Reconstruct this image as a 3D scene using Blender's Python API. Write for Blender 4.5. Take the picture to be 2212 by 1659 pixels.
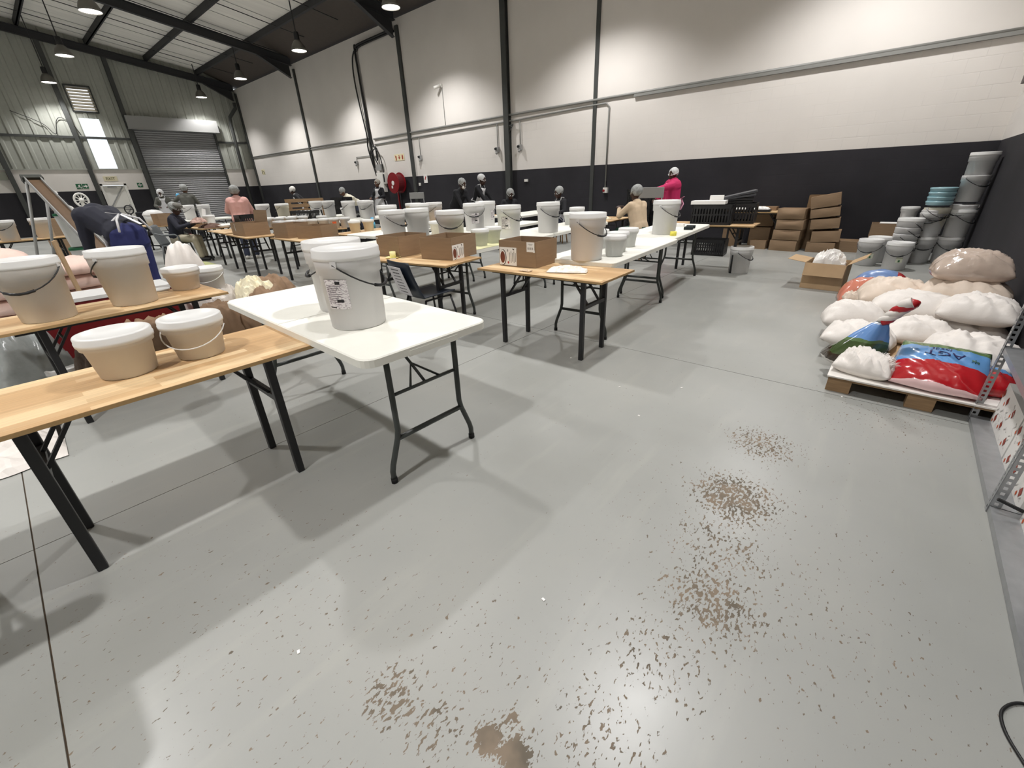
import bpy, bmesh, math, random
from mathutils import Vector, Matrix, Quaternion
S = bpy.context.scene
for _o in list(bpy.data.objects): bpy.data.objects.remove(_o)
COL = S.collection
PI = math.pi
rnd = random.Random(7)
# ---------------------------------------------------------------- camera, world, exposure
cam_data = bpy.data.cameras.new('camera'); cam = bpy.data.objects.new('camera', cam_data); COL.objects.link(cam)
cam_data.sensor_width = 36.0; cam_data.lens = 36.0 * 907.09 / 2212.0
cam_data.clip_start = 0.05; cam_data.clip_end = 200
_X = Vector((0.7594998, 0.64957549, -0.03481009)); _Y = -Vector((0.25705064, -0.34884646, -0.90123866)); _Z = -Vector((-0.59756592, 0.67554262, -0.43192261))
cam.matrix_world = Matrix(((_X.x, _Y.x, _Z.x, 0), (_X.y, _Y.y, _Z.y, 0), (_X.z, _Y.z, _Z.z, 1.45), (0, 0, 0, 1)))
S.camera = cam
S.view_settings.view_transform = 'Standard'; S.view_settings.look = 'None'
S.view_settings.gamma = 1.0; S.view_settings.use_curve_mapping = False
S.view_settings.exposure = -0.68
W = bpy.data.worlds.new('daylight'); S.world = W; W.use_nodes = True
W.node_tree.nodes['Background'].inputs[0].default_value = (0.86, 0.93, 1.0, 1); W.node_tree.nodes['Background'].inputs[1].default_value = 3.0
S.cycles.max_bounces = 8; S.cycles.diffuse_bounces = 5; S.cycles.glossy_bounces = 3; S.cycles.transmission_bounces = 4
S.cycles.transparent_max_bounces = 8; S.cycles.caustics_reflective = False; S.cycles.caustics_refractive = False
S.cycles.sample_clamp_indirect = 6.0; S.cycles.use_denoising = True
LAMP_POWER = 1250.0; LAMP_COLOR = (1.0, 0.985, 0.98); LAMP_Z = 5.89
LAMP_X = (-28.4, -23.1, -17.55, -12.05, -6.3, -1.2); LAMP_Y = (9.22, 3.68, -1.86, -7.4)
# ---------------------------------------------------------------- hall dimensions
XR, XL, YB, YF = 0.95, -29.4, 11.23, -9.4      # right wall, far-left wall, back (long) wall, wall behind the camera
EAVE, RIDGE_Y, SLOPE = 6.55, 0.91, 0.15
def roof_z(y): return EAVE + 0.42 + SLOPE * ((YB - y) if y > RIDGE_Y else (y - YF))
# ---------------------------------------------------------------- material helpers
MATS = {}
def mat(name, col, rough=0.6, metal=0.0, spec=0.5, emit=None, estr=0.0, var=0.0, vscale=8.0, bump=0.0, bscale=60.0, stretch=(1,1,1), coat=0.0, alpha=None, trans=0.0):
    if name in MATS: return MATS[name]
    m = bpy.data.materials.new(name); m.use_nodes = True; nt = m.node_tree; N = nt.nodes; L = nt.links
    b = N['Principled BSDF']
    b.inputs['Base Color'].default_value = (*col, 1); b.inputs['Roughness'].default_value = rough
    b.inputs['Metallic'].default_value = metal; b.inputs['Specular IOR Level'].default_value = spec
    b.inputs['Coat Weight'].default_value = coat
    if alpha is not None: b.inputs['Alpha'].default_value = alpha
    if trans: b.inputs['Transmission Weight'].default_value = trans
    if emit: b.inputs['Emission Color'].default_value = (*emit, 1); b.inputs['Emission Strength'].default_value = estr
    if var or bump:
        g = N.new('ShaderNodeTexCoord'); mp = N.new('ShaderNodeMapping'); mp.inputs['Scale'].default_value = stretch
        L.new(g.outputs['Object'], mp.inputs[0])
    if var:
        n = N.new('ShaderNodeTexNoise'); n.inputs['Scale'].default_value = vscale; n.inputs['Detail'].default_value = 5
        L.new(mp.outputs[0], n.inputs['Vector'])
        r = N.new('ShaderNodeMapRange'); r.inputs[1].default_value = 0.3; r.inputs[2].default_value = 0.7; r.inputs[3].default_value = 1 - var; r.inputs[4].default_value = 1 + var
        L.new(n.outputs[0], r.inputs[0])
        mx = N.new('ShaderNodeVectorMath'); mx.operation = 'SCALE'; mx.inputs[0].default_value = col
        L.new(r.outputs[0], mx.inputs['Scale']); L.new(mx.outputs[0], b.inputs['Base Color'])
    if bump:
        n2 = N.new('ShaderNodeTexNoise'); n2.inputs['Scale'].default_value = bscale; n2.inputs['Detail'].default_value = 4
        L.new(mp.outputs[0], n2.inputs['Vector'])
        bp = N.new('ShaderNodeBump'); bp.inputs['Strength'].default_value = bump; bp.inputs['Distance'].default_value = 0.01
        L.new(n2.outputs[0], bp.inputs['Height']); L.new(bp.outputs[0], b.inputs['Normal'])
    MATS[name] = m; return m
def nodes(m): return m.node_tree.nodes, m.node_tree.links, m.node_tree.nodes['Principled BSDF']
def ramp(N, stops, interp='LINEAR'):
    r = N.new('ShaderNodeValToRGB'); r.color_ramp.interpolation = interp
    while len(r.color_ramp.elements) < len(stops): r.color_ramp.elements.new(0.5)
    for e, (p, c) in zip(r.color_ramp.elements, stops): e.position = p; e.color = (*c, 1)
    return r
def M_(N, op, a=None, b=None, L=None, clamp=False):
    n = N.new('ShaderNodeMath'); n.operation = op; n.use_clamp = clamp
    for i, v in enumerate((a, b)):
        if v is None: continue
        if isinstance(v, (int, float)): n.inputs[i].default_value = v
        else: L.new(v, n.inputs[i])
    return n.outputs[0]
# ---------------------------------------------------------------- mesh builder
def smooth_pts(P, k=6):
    P = [Vector(p) for p in P]; out = []
    for i in range(len(P) - 1):
        a, b, c_, d = P[max(i - 1, 0)], P[i], P[i + 1], P[min(i + 2, len(P) - 1)]
        for j in range(k):
            t = j / k; out.append(.5 * ((2 * b) + (c_ - a) * t + (2 * a - 5 * b + 4 * c_ - d) * t * t + (3 * b - a - 3 * c_ + d) * t ** 3))
    return out + [P[-1]]
class MB:
    def __init__(s): s.v = []; s.f = []; s.sm = []
    def add(s, vs, fs, smooth=False):
        o = len(s.v); s.v += [tuple(p) for p in vs]
        for f in fs: s.f.append(tuple(o + i for i in f)); s.sm.append(smooth)
        return s
    def box(s, c, d, rz=0.0, rot=None):
        x, y, z = d[0] / 2, d[1] / 2, d[2] / 2
        R = rot if rot is not None else Matrix.Rotation(rz, 3, 'Z')
        c = Vector(c); P = [c + R @ Vector((a * x, b * y, e * z)) for e in (-1, 1) for b in (-1, 1) for a in (-1, 1)]
        return s.add(P, [(0, 2, 3, 1), (4, 5, 7, 6), (0, 1, 5, 4), (2, 6, 7, 3), (0, 4, 6, 2), (1, 3, 7, 5)])
    def bar(s, a, b, w, h=None, up=(0, 0, 1)):
        a, b = Vector(a), Vector(b); d = b - a; l = d.length
        if l < 1e-6: return s
        d /= l; u = Vector(up)
        if abs(d.dot(u)) > 0.98: u = Vector((1, 0, 0))
        r = d.cross(u).normalized(); u = r.cross(d)
        return s.box((a + b) / 2, (w, l, h or w), rot=Matrix((r, d, u)).transposed())
    def tube(s, pts, r, n=8, cap=True, smooth=True, closed=False):
        pts = [Vector(p) for p in pts]; m = len(pts); vs = []; fs = []
        rr = r if isinstance(r, (list, tuple)) else [r] * m
        pu = None
        for i, p in enumerate(pts):
            if closed: t = pts[(i + 1) % m] - pts[i - 1]
            else: t = pts[min(i + 1, m - 1)] - pts[max(i - 1, 0)]
            t = t.normalized() if t.length > 1e-9 else Vector((0, 0, 1))
            if pu is None: pu = Vector((0, 0, 1)) if abs(t.z) < 0.9 else Vector((1, 0, 0))
            a = t.cross(pu); a = a.normalized() if a.length > 1e-6 else t.orthogonal().normalized()
            u = a.cross(t).normalized(); pu = u
            for k in range(n):
                q = 2 * PI * k / n; vs.append(p + (a * math.cos(q) + u * math.sin(q)) * rr[i])
        for i in range(m if closed else m - 1):
            j = (i + 1) % m
            for k in range(n): fs.append((i * n + k, i * n + (k + 1) % n, j * n + (k + 1) % n, j * n + k))
        s.add(vs, fs, smooth)
        if cap and not closed:
            o = len(s.v) - m * n
            s.f.append(tuple(o + k for k in reversed(range(n)))); s.sm.append(False)
            s.f.append(tuple(o + (m - 1) * n + k for k in range(n))); s.sm.append(False)
        return s
    def lathe(s, prof, n=32, c=(0, 0, 0), smooth=True, a0=0.0, a1=None):
        full = a1 is None; a1 = a0 + 2 * PI if full else a1; k = n if full else n + 1
        vs = []; fs = []; m = len(prof)
        for (r, z) in prof:
            for i in range(k):
                q = a0 + (a1 - a0) * i / n; vs.append((c[0] + r * math.cos(q), c[1] + r * math.sin(q), c[2] + z))
        for j in range(m - 1):
            for i in range(n):
                i2 = (i + 1) % k
                fs.append((j * k + i, j * k + i2, (j + 1) * k + i2, (j + 1) * k + i))
        return s.add(vs, fs, smooth)
    def disc(s, c, r, n=24, nrm=(0, 0, 1)):
        q = Vector((0, 0, 1)).rotation_difference(Vector(nrm)); c = Vector(c)
        return s.add([c + q @ Vector((r * math.cos(2 * PI * i / n), r * math.sin(2 * PI * i / n), 0)) for i in range(n)], [tuple(range(n))])
    def prism(s, poly, z0, z1):
        n = len(poly)
        vs = [(x, y, z0) for x, y in poly] + [(x, y, z1) for x, y in poly]
        fs = [tuple(reversed(range(n))), tuple(range(n, 2 * n))] + [(i, (i + 1) % n, n + (i + 1) % n, n + i) for i in range(n)]
        return s.add(vs, fs)
    def ball(s, c, r, n=12, m=8, rot=None):
        r = r if isinstance(r, (list, tuple)) else (r, r, r); c = Vector(c); vs = []; fs = []
        for j in range(m + 1):
            t = PI * j / m
            for i in range(n):
                p = 2 * PI * i / n; w = Vector((r[0] * math.sin(t) * math.cos(p), r[1] * math.sin(t) * math.sin(p), r[2] * math.cos(t)))
                vs.append(c + (rot @ w if rot is not None else w))
        for j in range(m):
            for i in range(n): fs.append((j * n + i, (j + 1) * n + i, (j + 1) * n + (i + 1) % n, j * n + (i + 1) % n))
        return s.add(vs, fs, True)
    def cone(s, a, b, ra, rb, n=10):
        """capsule-like tapered limb with round ends"""
        a, b = Vector(a), Vector(b); d = b - a; l = d.length; t = d / l if l > 1e-6 else Vector((0, 0, 1))
        pts = []; rs = []
        for q in (80, 50, 20): pts.append(a - t * ra * math.sin(math.radians(q))); rs.append(ra * math.cos(math.radians(q)))
        for q in (-20, -50, -80): pts.append(b - t * rb * math.sin(math.radians(q))); rs.append(rb * math.cos(math.radians(q)))
        return s.tube(pts, rs, n)
    def grid(s, fn, nu, nv, smooth=True):
        vs = [fn(i / nu, j / nv) for j in range(nv + 1) for i in range(nu + 1)]; k = nu + 1
        return s.add(vs, [(j * k + i, j * k + i + 1, (j + 1) * k + i + 1, (j + 1) * k + i) for j in range(nv) for i in range(nu)], smooth)
    def xf(s, M):
        s.v = [tuple(M @ Vector(p)) for p in s.v]; return s
    def mesh(s, name, m):
        me = bpy.data.meshes.new(name); me.from_pydata(s.v, [], s.f); me.polygons.foreach_set('use_smooth', s.sm)
        me.materials.append(m); me.update(); return me
    def build(s, name, m, parent=None, loc=(0, 0, 0), rz=0.0, recalc=True):
        me = s.mesh(name, m)
        if recalc:
            bm = bmesh.new(); bm.from_mesh(me); bmesh.ops.recalc_face_normals(bm, faces=bm.faces); bm.to_mesh(me); bm.free()
        return link(name, me, parent, loc, rz)
def link(name, me, parent=None, loc=(0, 0, 0), rz=0.0):
    o = bpy.data.objects.new(name, me); COL.objects.link(o); o.location = loc; o.rotation_euler = (0, 0, rz)
    if parent: o.parent = parent
    return o
def tag(o, label, cat, group=None):
    o['label'] = label; o['category'] = cat
    if group: o['group'] = group
    return o
def thing(name, label, cat, loc=(0, 0, 0), rz=0.0, group=None, rot=None):
    o = bpy.data.objects.new(name, None); COL.objects.link(o); o.location = loc; o.rotation_euler = rot or (0, 0, rz); o.empty_display_size = 0.1
    return tag(o, label, cat, group)
def struct(o): o['kind'] = 'structure'; return o
def stuff(o): o['kind'] = 'stuff'; return o
KIDS = {}
def kids(o): return [c for c in bpy.data.objects if c.parent == o]
def dup(root, label, loc, rz=0.0, group=None, rot=None, tree=None):
    r = root.copy(); COL.objects.link(r); r.location = loc; r.rotation_euler = rot or (0, 0, rz)
    r['label'] = label
    if group: r['group'] = group
    tree = tree or TREE[root.name]
    for ch, sub in tree:
        c = ch.copy(); COL.objects.link(c); c.parent = r
        for g in sub:
            d = g.copy(); COL.objects.link(d); d.parent = c
    return r
TREE = {}
def freeze(root): TREE[root.name] = [(c, kids(c)) for c in kids(root)]
def bev(o, w=0.004, seg=2):
    md = o.modifiers.new('bevel', 'BEVEL'); md.width = w; md.segments = seg; md.limit_method = 'ANGLE'; return o
def text_mesh(body, size, m, name='lettering', bold=0.0, extrude=0.0008):
    cu = bpy.data.curves.new(name, 'FONT'); cu.body = body; cu.size = size; cu.align_x = 'CENTER'; cu.align_y = 'CENTER'; cu.extrude = extrude; cu.offset = bold
    o = bpy.data.objects.new(name, cu); COL.objects.link(o)
    dg = bpy.context.evaluated_depsgraph_get(); me = bpy.data.meshes.new_from_object(o.evaluated_get(dg))
    bpy.data.objects.remove(o); me.materials.clear(); me.materials.append(m); return me
# ---------------------------------------------------------------- materials
def c(r, g, b):
    f = lambda v: (v / 255 / 12.92) if v <= 10 else ((v / 255 + 0.055) / 1.055) ** 2.4
    return (f(r), f(g), f(b))
def translucent(m, f, col):
    N, L, B = nodes(m); t = N.new('ShaderNodeBsdfTranslucent'); t.inputs[0].default_value = (*col, 1); s = N.new('ShaderNodeMixShader'); s.inputs[0].default_value = f
    L.new(B.outputs[0], s.inputs[1]); L.new(t.outputs[0], s.inputs[2]); L.new(s.outputs[0], N['Material Output'].inputs[0])
def floor_material():
    m = mat('painted_concrete', c(154, 155, 151), 0.32, spec=0.5); N, L, B = nodes(m)
    g = N.new('ShaderNodeNewGeometry'); pos = g.outputs['Position']
    def noise(scale, detail=4, stretch=None, rot=0.0, dist=0.0):
        v = pos
        if stretch:
            mp = N.new('ShaderNodeMapping'); mp.inputs['Scale'].default_value = stretch; mp.inputs['Rotation'].default_value = (0, 0, rot); L.new(pos, mp.inputs[0]); v = mp.outputs[0]
        n = N.new('ShaderNodeTexNoise'); n.inputs['Scale'].default_value = scale; n.inputs['Detail'].default_value = detail; n.inputs['Distortion'].default_value = dist
        L.new(v, n.inputs['Vector']); return n.outputs[0]
    # wear patches: where traffic has chipped the paint (centre x, y, radius, strength)
    blobs = [(-0.27, 2.52, 0.34, .8), (-0.26, 1.93, 0.36, 1.0), (-0.22, 1.55, 0.42, .62), (-0.16, 1.28, 0.33, .8), (-0.22, 0.98, 0.36, .5), (-0.27, 0.62, 0.34, .5), (-0.83, 0.31, 0.19, .85),
             (-0.66, 0.34, 0.18, .62), (-0.45, 0.42, 0.2, .55), (0.1, 1.4, 0.8, .3), (-0.6, 0.5, 0.9, .25), (-1.3, 0.1, 1.2, .22), (-0.2, 1.7, 1.0, .25), (0.25, 3.3, 0.7, .3), (-1.9, -0.2, 0.9, .18)]
    tot = None
    for (x, y, r, s) in blobs:
        d = N.new('ShaderNodeVectorMath'); d.operation = 'DISTANCE'; d.inputs[1].default_value = (x, y, 0); L.new(pos, d.inputs[0])
        q = N.new('ShaderNodeMapRange'); q.interpolation_type = 'SMOOTHSTEP'; q.inputs[1].default_value = r; q.inputs[2].default_value = r * 0.1; q.inputs[3].default_value = 0; q.inputs[4].default_value = s
        L.new(d.outputs['Value'], q.inputs[0])
        tot = q.outputs[0] if tot is None else M_(N, 'MAXIMUM', tot, q.outputs[0], L)
    n1 = noise(62, 3, (1.35, 0.72, 1), 0.5, 0.4); n2 = noise(22, 3, (1.5, 0.7, 1), 0.5); n3 = noise(3.0, 3)
    t = M_(N, 'MULTIPLY', tot, 0.30, L); t = M_(N, 'ADD', t, M_(N, 'MULTIPLY', M_(N, 'SUBTRACT', n2, 0.5, L), 0.30, L), L)
    t = M_(N, 'ADD', t, M_(N, 'MULTIPLY', M_(N, 'SUBTRACT', n3, 0.5, L), 0.10, L), L)
    n4 = noise(120, 2, (1.2, .8, 1), .5); v = M_(N, 'ADD', M_(N, 'ADD', n1, t, L), M_(N, 'MULTIPLY', M_(N, 'SUBTRACT', n4, .5, L), .18, L), L)
    chip = N.new('ShaderNodeMapRange'); chip.inputs[1].default_value = 0.735; chip.inputs[2].default_value = 0.765; L.new(v, chip.inputs[0])
    # two bare spots near the bottom of the view
    for (x, y, r) in ((-0.515, 0.42, .05), (-0.43, 0.44, .055), (-0.50, 0.50, .018)):
        d = N.new('ShaderNodeVectorMath'); d.operation = 'DISTANCE'; d.inputs[1].default_value = (x, y, 0); L.new(pos, d.inputs[0])
        dd = M_(N, 'ADD', d.outputs['Value'], M_(N, 'MULTIPLY', M_(N, 'SUBTRACT', n1, 0.5, L), 0.13, L), L)
        k = M_(N, 'LESS_THAN', dd, r * 0.8, L); chip_o = k if x == -0.515 else M_(N, 'MAXIMUM', chip_o, k, L)
    chipf = M_(N, 'MAXIMUM', chip.outputs[0], chip_o, L)
    base = ramp(N, [(0.25, c(145, 146, 141)), (0.5, c(155, 156, 152)), (0.75, c(164, 164, 159))]); L.new(noise(0.9, 5), base.inputs[0])
    scuff = ramp(N, [(0.56, (0, 0, 0)), (0.75, (1, 1, 1))]); L.new(noise(2.2, 8, (3.5, 0.5, 1), 0.9), scuff.inputs[0])
    mx0 = N.new('ShaderNodeMix'); mx0.data_type = 'RGBA'; L.new(M_(N, 'MULTIPLY', scuff.outputs[0], 0.22, L), mx0.inputs[0]); L.new(base.outputs[0], mx0.inputs[6]); mx0.inputs[7].default_value = (*c(182, 181, 172), 1)
    cc = ramp(N, [(0.35, c(98, 90, 78)), (0.6, c(128, 114, 98))]); L.new(noise(9, 3), cc.inputs[0])
    mx = N.new('ShaderNodeMix'); mx.data_type = 'RGBA'; L.new(chipf, mx.inputs[0]); L.new(mx0.outputs[2], mx.inputs[6]); L.new(cc.outputs[0], mx.inputs[7])
    L.new(mx.outputs[2], B.inputs['Base Color'])
    rr = N.new('ShaderNodeMapRange'); rr.inputs[1].default_value = 0.3; rr.inputs[2].default_value = 0.7; rr.inputs[3].default_value = 0.29; rr.inputs[4].default_value = 0.42; L.new(noise(1.3, 6), rr.inputs[0])
    rf = M_(N, 'MAXIMUM', rr.outputs[0], M_(N, 'MULTIPLY', chipf, 0.8, L), L); L.new(rf, B.inputs['Roughness'])
    bp = N.new('ShaderNodeBump'); bp.inputs['Strength'].default_value = 0.25; bp.inputs['Distance'].default_value = 0.004
    L.new(M_(N, 'SUBTRACT', M_(N, 'MULTIPLY', noise(5, 4), 0.25, L), chipf, L), bp.inputs['Height']); L.new(bp.outputs[0], B.inputs['Normal'])
    return m
def wall_material(name, axis, split=1.8, dark=c(45, 44, 48), light=c(226, 221, 215)):
    m = mat(name, light, 0.75, spec=0.25); N, L, B = nodes(m)
    g = N.new('ShaderNodeNewGeometry'); sx = N.new('ShaderNodeSeparateXYZ'); L.new(g.outputs['Position'], sx.inputs[0])
    up = M_(N, 'GREATER_THAN', sx.outputs[2], split, L)
    n = N.new('ShaderNodeTexNoise'); n.inputs['Scale'].default_value = 0.8; n.inputs['Detail'].default_value = 7; L.new(g.outputs['Position'], n.inputs['Vector'])
    lt = ramp(N, [(0.3, tuple(v * 0.93 for v in light)), (0.7, light)]); L.new(n.outputs[0], lt.inputs[0])
    dk = ramp(N, [(0.35, tuple(v * 0.85 for v in dark)), (0.72, tuple(v * 1.35 for v in dark))]); L.new(n.outputs[0], dk.inputs[0])
    mx = N.new('ShaderNodeMix'); mx.data_type = 'RGBA'; L.new(up, mx.inputs[0]); L.new(dk.outputs[0], mx.inputs[6]); L.new(lt.outputs[0], mx.inputs[7])
    # block courses under the plaster, up to 3.2 m
    cb = N.new('ShaderNodeCombineXYZ'); L.new(sx.outputs[0 if axis == 'x' else 1], cb.inputs[0]); L.new(sx.outputs[2], cb.inputs[1])
    br = N.new('ShaderNodeTexBrick'); br.inputs['Scale'].default_value = 1.0; br.inputs['Brick Width'].default_value = 0.4; br.inputs['Row Height'].default_value = 0.2; br.inputs['Mortar Size'].default_value = 0.006; br.inputs['Mortar Smooth'].default_value = 0.6
    L.new(cb.outputs[0], br.inputs['Vector'])
    low = M_(N, 'LESS_THAN', sx.outputs[2], 3.2, L)
    patch = N.new('ShaderNodeMapRange'); patch.inputs[1].default_value = 0.42; patch.inputs[2].default_value = 0.62; L.new(n.outputs[0], patch.inputs[0])
    fac = M_(N, 'MULTIPLY', M_(N, 'MULTIPLY', br.outputs['Fac'], low, L), patch.outputs[0], L)
    mul = N.new('ShaderNodeMix'); mul.data_type = 'RGBA'; mul.blend_type = 'MULTIPLY'; L.new(M_(N, 'MULTIPLY', fac, 0.16, L), mul.inputs[0]); L.new(mx.outputs[2], mul.inputs[6]); mul.inputs[7].default_value = (0.55, 0.54, 0.53, 1)
    L.new(mul.outputs[2], B.inputs['Base Color'])
    bp = N.new('ShaderNodeBump'); bp.inputs['Strength'].default_value = 0.35; bp.inputs['Distance'].default_value = 0.004; L.new(M_(N, 'SUBTRACT', 1.0, fac, L), bp.inputs['Height']); L.new(bp.outputs[0], B.inputs['Normal'])
    return m
def wood_top_material():
    m = mat('butcher_block_laminate', c(206, 160, 104), 0.42, spec=0.4); N, L, B = nodes(m)
    t = N.new('ShaderNodeTexCoord'); sx = N.new('ShaderNodeSeparateXYZ'); L.new(t.outputs['Object'], sx.inputs[0])
    cb = N.new('ShaderNodeCombineXYZ'); L.new(sx.outputs[0], cb.inputs[0]); L.new(sx.outputs[1], cb.inputs[1])
    br = N.new('ShaderNodeTexBrick'); br.inputs['Scale'].default_value = 1; br.inputs['Brick Width'].default_value = 0.62; br.inputs['Row Height'].default_value = 0.052; br.inputs['Mortar Size'].default_value = 0.0; br.inputs['Bias'].default_value = 0.0; br.offset = 0.37
    br.inputs['Color1'].default_value = (0, 0, 0, 1); br.inputs['Color2'].default_value = (1, 1, 1, 1); L.new(cb.outputs[0], br.inputs['Vector'])
    r = ramp(N, [(0.0, c(184, 148, 106)), (0.35, c(200, 165, 121)), (0.6, c(192, 156, 113)), (0.9, c(224, 196, 154))]); L.new(br.outputs['Color'], r.inputs[0])
    mp = N.new('ShaderNodeMapping'); mp.inputs['Scale'].default_value = (2, 60, 1); L.new(t.outputs['Object'], mp.inputs[0])
    n = N.new('ShaderNodeTexNoise'); n.inputs['Scale'].default_value = 1.5; n.inputs['Detail'].default_value = 5; L.new(mp.outputs[0], n.inputs['Vector'])
    q = N.new('ShaderNodeMapRange'); q.inputs[1].default_value = .3; q.inputs[2].default_value = .7; q.inputs[3].default_value = .88; q.inputs[4].default_value = 1.1; L.new(n.outputs[0], q.inputs[0])
    mx = N.new('ShaderNodeVectorMath'); mx.operation = 'SCALE'; L.new(r.outputs[0], mx.inputs[0]); L.new(q.outputs[0], mx.inputs['Scale']); L.new(mx.outputs[0], B.inputs['Base Color'])
    return m
def print_material(name, base, ink, scale=(40, 90, 1), thr=0.53):
    m = mat(name, base, 0.55, spec=0.3); N, L, B = nodes(m)
    t = N.new('ShaderNodeTexCoord'); mp = N.new('ShaderNodeMapping'); mp.inputs['Scale'].default_value = scale; L.new(t.outputs['Object'], mp.inputs[0])
    n = N.new('ShaderNodeTexNoise'); n.inputs['Scale'].default_value = 1; n.inputs['Detail'].default_value = 3; L.new(mp.outputs[0], n.inputs['Vector'])
    r = ramp(N, [(thr, base), (thr + 0.05, ink)]); L.new(n.outputs[0], r.inputs[0]); L.new(r.outputs[0], B.inputs['Base Color']); return m
def band_material(name, stops, axis=1, rough=0.35, coat=0.0, lo=-0.5, hi=0.5, wob=0.03):
    m = mat(name, stops[0][1], rough, spec=0.5, coat=coat); N, L, B = nodes(m)
    t = N.new('ShaderNodeTexCoord'); sx = N.new('ShaderNodeSeparateXYZ'); L.new(t.outputs['Object'], sx.inputs[0])
    n = N.new('ShaderNodeTexNoise'); n.inputs['Scale'].default_value = 9; L.new(t.outputs['Object'], n.inputs['Vector'])
    v = M_(N, 'ADD', sx.outputs[axis], M_(N, 'MULTIPLY', M_(N, 'SUBTRACT', n.outputs[0], 0.5, L), wob, L), L)
    q = N.new('ShaderNodeMapRange'); q.inputs[1].default_value = lo; q.inputs[2].default_value = hi; L.new(v, q.inputs[0])
    r = ramp(N, stops, 'CONSTANT'); L.new(q.outputs[0], r.inputs[0]); L.new(r.outputs[0], B.inputs['Base Color']); return m
FLOOR = floor_material()
WALLX = wall_material('plastered_block_wall', 'x'); WALLY = wall_material('plastered_gable_wall', 'y')
WOOD = wood_top_material()
EDGE = mat('chipboard_edge', c(166, 136, 92), 0.7)
BLACK = mat('black_powder_coat', c(26, 26, 28), 0.45, var=.1)
STEEL_G = mat('dark_grey_table_tube', c(58, 62, 60), 0.4)
WHITE_T = mat('white_blow_moulded_plastic', c(232, 231, 222), 0.5, spec=0.4, var=.02, bump=.05, bscale=140)
RUBBER = mat('black_rubber', c(18, 18, 18), 0.7)
PAIL = mat('white_pail_plastic', c(232, 231, 231), 0.38, spec=0.45, var=.015)
PAIL_W = mat('warm_white_pail_plastic', c(234, 230, 224), 0.4, spec=0.45, var=.015)
LID = mat('white_lid_plastic', c(240, 240, 238), 0.35, spec=0.5)
CREAM = mat('cream_pail_plastic', c(240, 234, 215), 0.4)
CLEAR = mat('milky_tub_plastic', c(222, 224, 222), 0.3, spec=0.5)
for m_, f_ in ((PAIL_W, .38), (PAIL, .2), (CREAM, .35), (CLEAR, .4), (LID, .25)): translucent(m_, f_, (.92, .91, .9))
CARD = mat('brown_cardboard', c(146, 123, 99), 0.85, spec=0.15, var=.06, vscale=5, bump=.06, bscale=40, stretch=(1, 1, 6))
CARD_L = mat('light_cardboard', c(180, 153, 120), 0.85, spec=0.15, var=.05)
CARD_IN = mat('cardboard_inside', c(134, 110, 84), 0.9, spec=0.1)
PAPER = mat('white_paper', c(238, 236, 232), 0.8)
SACK = mat('white_woven_sack', c(228, 222, 216), 0.6, spec=0.3, var=.04, vscale=6, bump=.25, bscale=26)
SACK_B = mat('creamy_woven_sack', c(222, 206, 190), 0.55, spec=0.35, var=.05, bump=.25, bscale=22)
SACK_P = mat('pinkish_flour_sack', c(224, 196, 184), 0.65, var=.05, bump=.15, bscale=50)
FILM = mat('shiny_film_wrapped_sack', c(196, 178, 164), 0.16, spec=0.7, coat=.6, var=.12, vscale=9, bump=.5, bscale=11)
COLM = mat('dark_green_grey_column_paint', c(62, 64, 62), 0.55, var=.06)
STEEL_D = mat('dark_roof_steel', c(44, 44, 46), 0.6)
ROOFM = mat('white_roof_insulation', c(238, 235, 228), 0.8, var=.06, vscale=1.2, bump=.1, bscale=8, stretch=(4, .4, 1))
EAVEM = mat('dark_brown_eave_sheeting', c(74, 66, 60), 0.7, var=.06)
CLAD = mat('grey_green_cladding', c(160, 162, 153), 0.7, var=.04)
SLATM = mat('galvanised_shutter_slat', c(158, 158, 160), 0.5, metal=0.2)
GALV = mat('galvanised_steel', c(172, 174, 176), 0.4, metal=0.75, var=.07, vscale=20)
GREYP = mat('light_grey_paint', c(150, 150, 148), 0.5)
ALU = mat('spun_aluminium', c(120, 118, 112), 0.45, metal=0.6)
SKIN = mat('brown_skin', c(92, 62, 46), 0.55, spec=0.35, var=.05)
SKIN_D = mat('dark_brown_skin', c(62, 42, 34), 0.55, spec=0.35)
NET = mat('white_hairnet', c(205, 206, 206), 0.7, var=.12, vscale=30, bump=.3, bscale=40)
NET_G = mat('grey_hairnet_over_hair', c(150, 152, 150), 0.7, var=.25, vscale=26, bump=.3, bscale=40)
EYE_W = mat('eye_white', c(225, 222, 215), 0.3); EYE_B = mat('eye_iris', c(30, 20, 14), 0.3); LIP = mat('lips', c(88, 46, 40), 0.5)
NAVY = mat('navy_jacket_cloth', c(28, 30, 44), 0.8, var=.12); BLUE_T = mat('royal_blue_overall_cloth', c(34, 40, 92), 0.8, var=.1)
BLK_C = mat('black_cloth', c(24, 25, 30), 0.85, var=.1); GREY_C = mat('olive_grey_cloth', c(84, 84, 78), 0.85, var=.12)
PINK_C = mat('dusty_pink_cloth', c(214, 166, 158), 0.85, var=.06); JEANS = mat('washed_denim', c(58, 64, 84), 0.85, var=.15)
MAG = mat('magenta_cloth', c(196, 40, 96), 0.8, var=.06); APR_P = mat('pale_pink_apron', c(226, 164, 190), 0.6)
APR = mat('white_plastic_apron', c(206, 206, 208), 0.4, var=.1, bump=.3, bscale=14); BEIGE_C = mat('beige_knit', c(206, 184, 156), 0.85, var=.08)
CREAM_C = mat('cream_cloth', c(226, 220, 200), 0.85); GREEN_D = mat('bottle_green_cloth', c(20, 66, 52), 0.8)
WHITE_C = mat('white_cloth', c(222, 220, 214), 0.8); TROU = mat('khaki_trousers', c(168, 160, 140), 0.85)
CRATE = mat('black_crate_plastic', c(24, 24, 26), 0.45)
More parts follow.
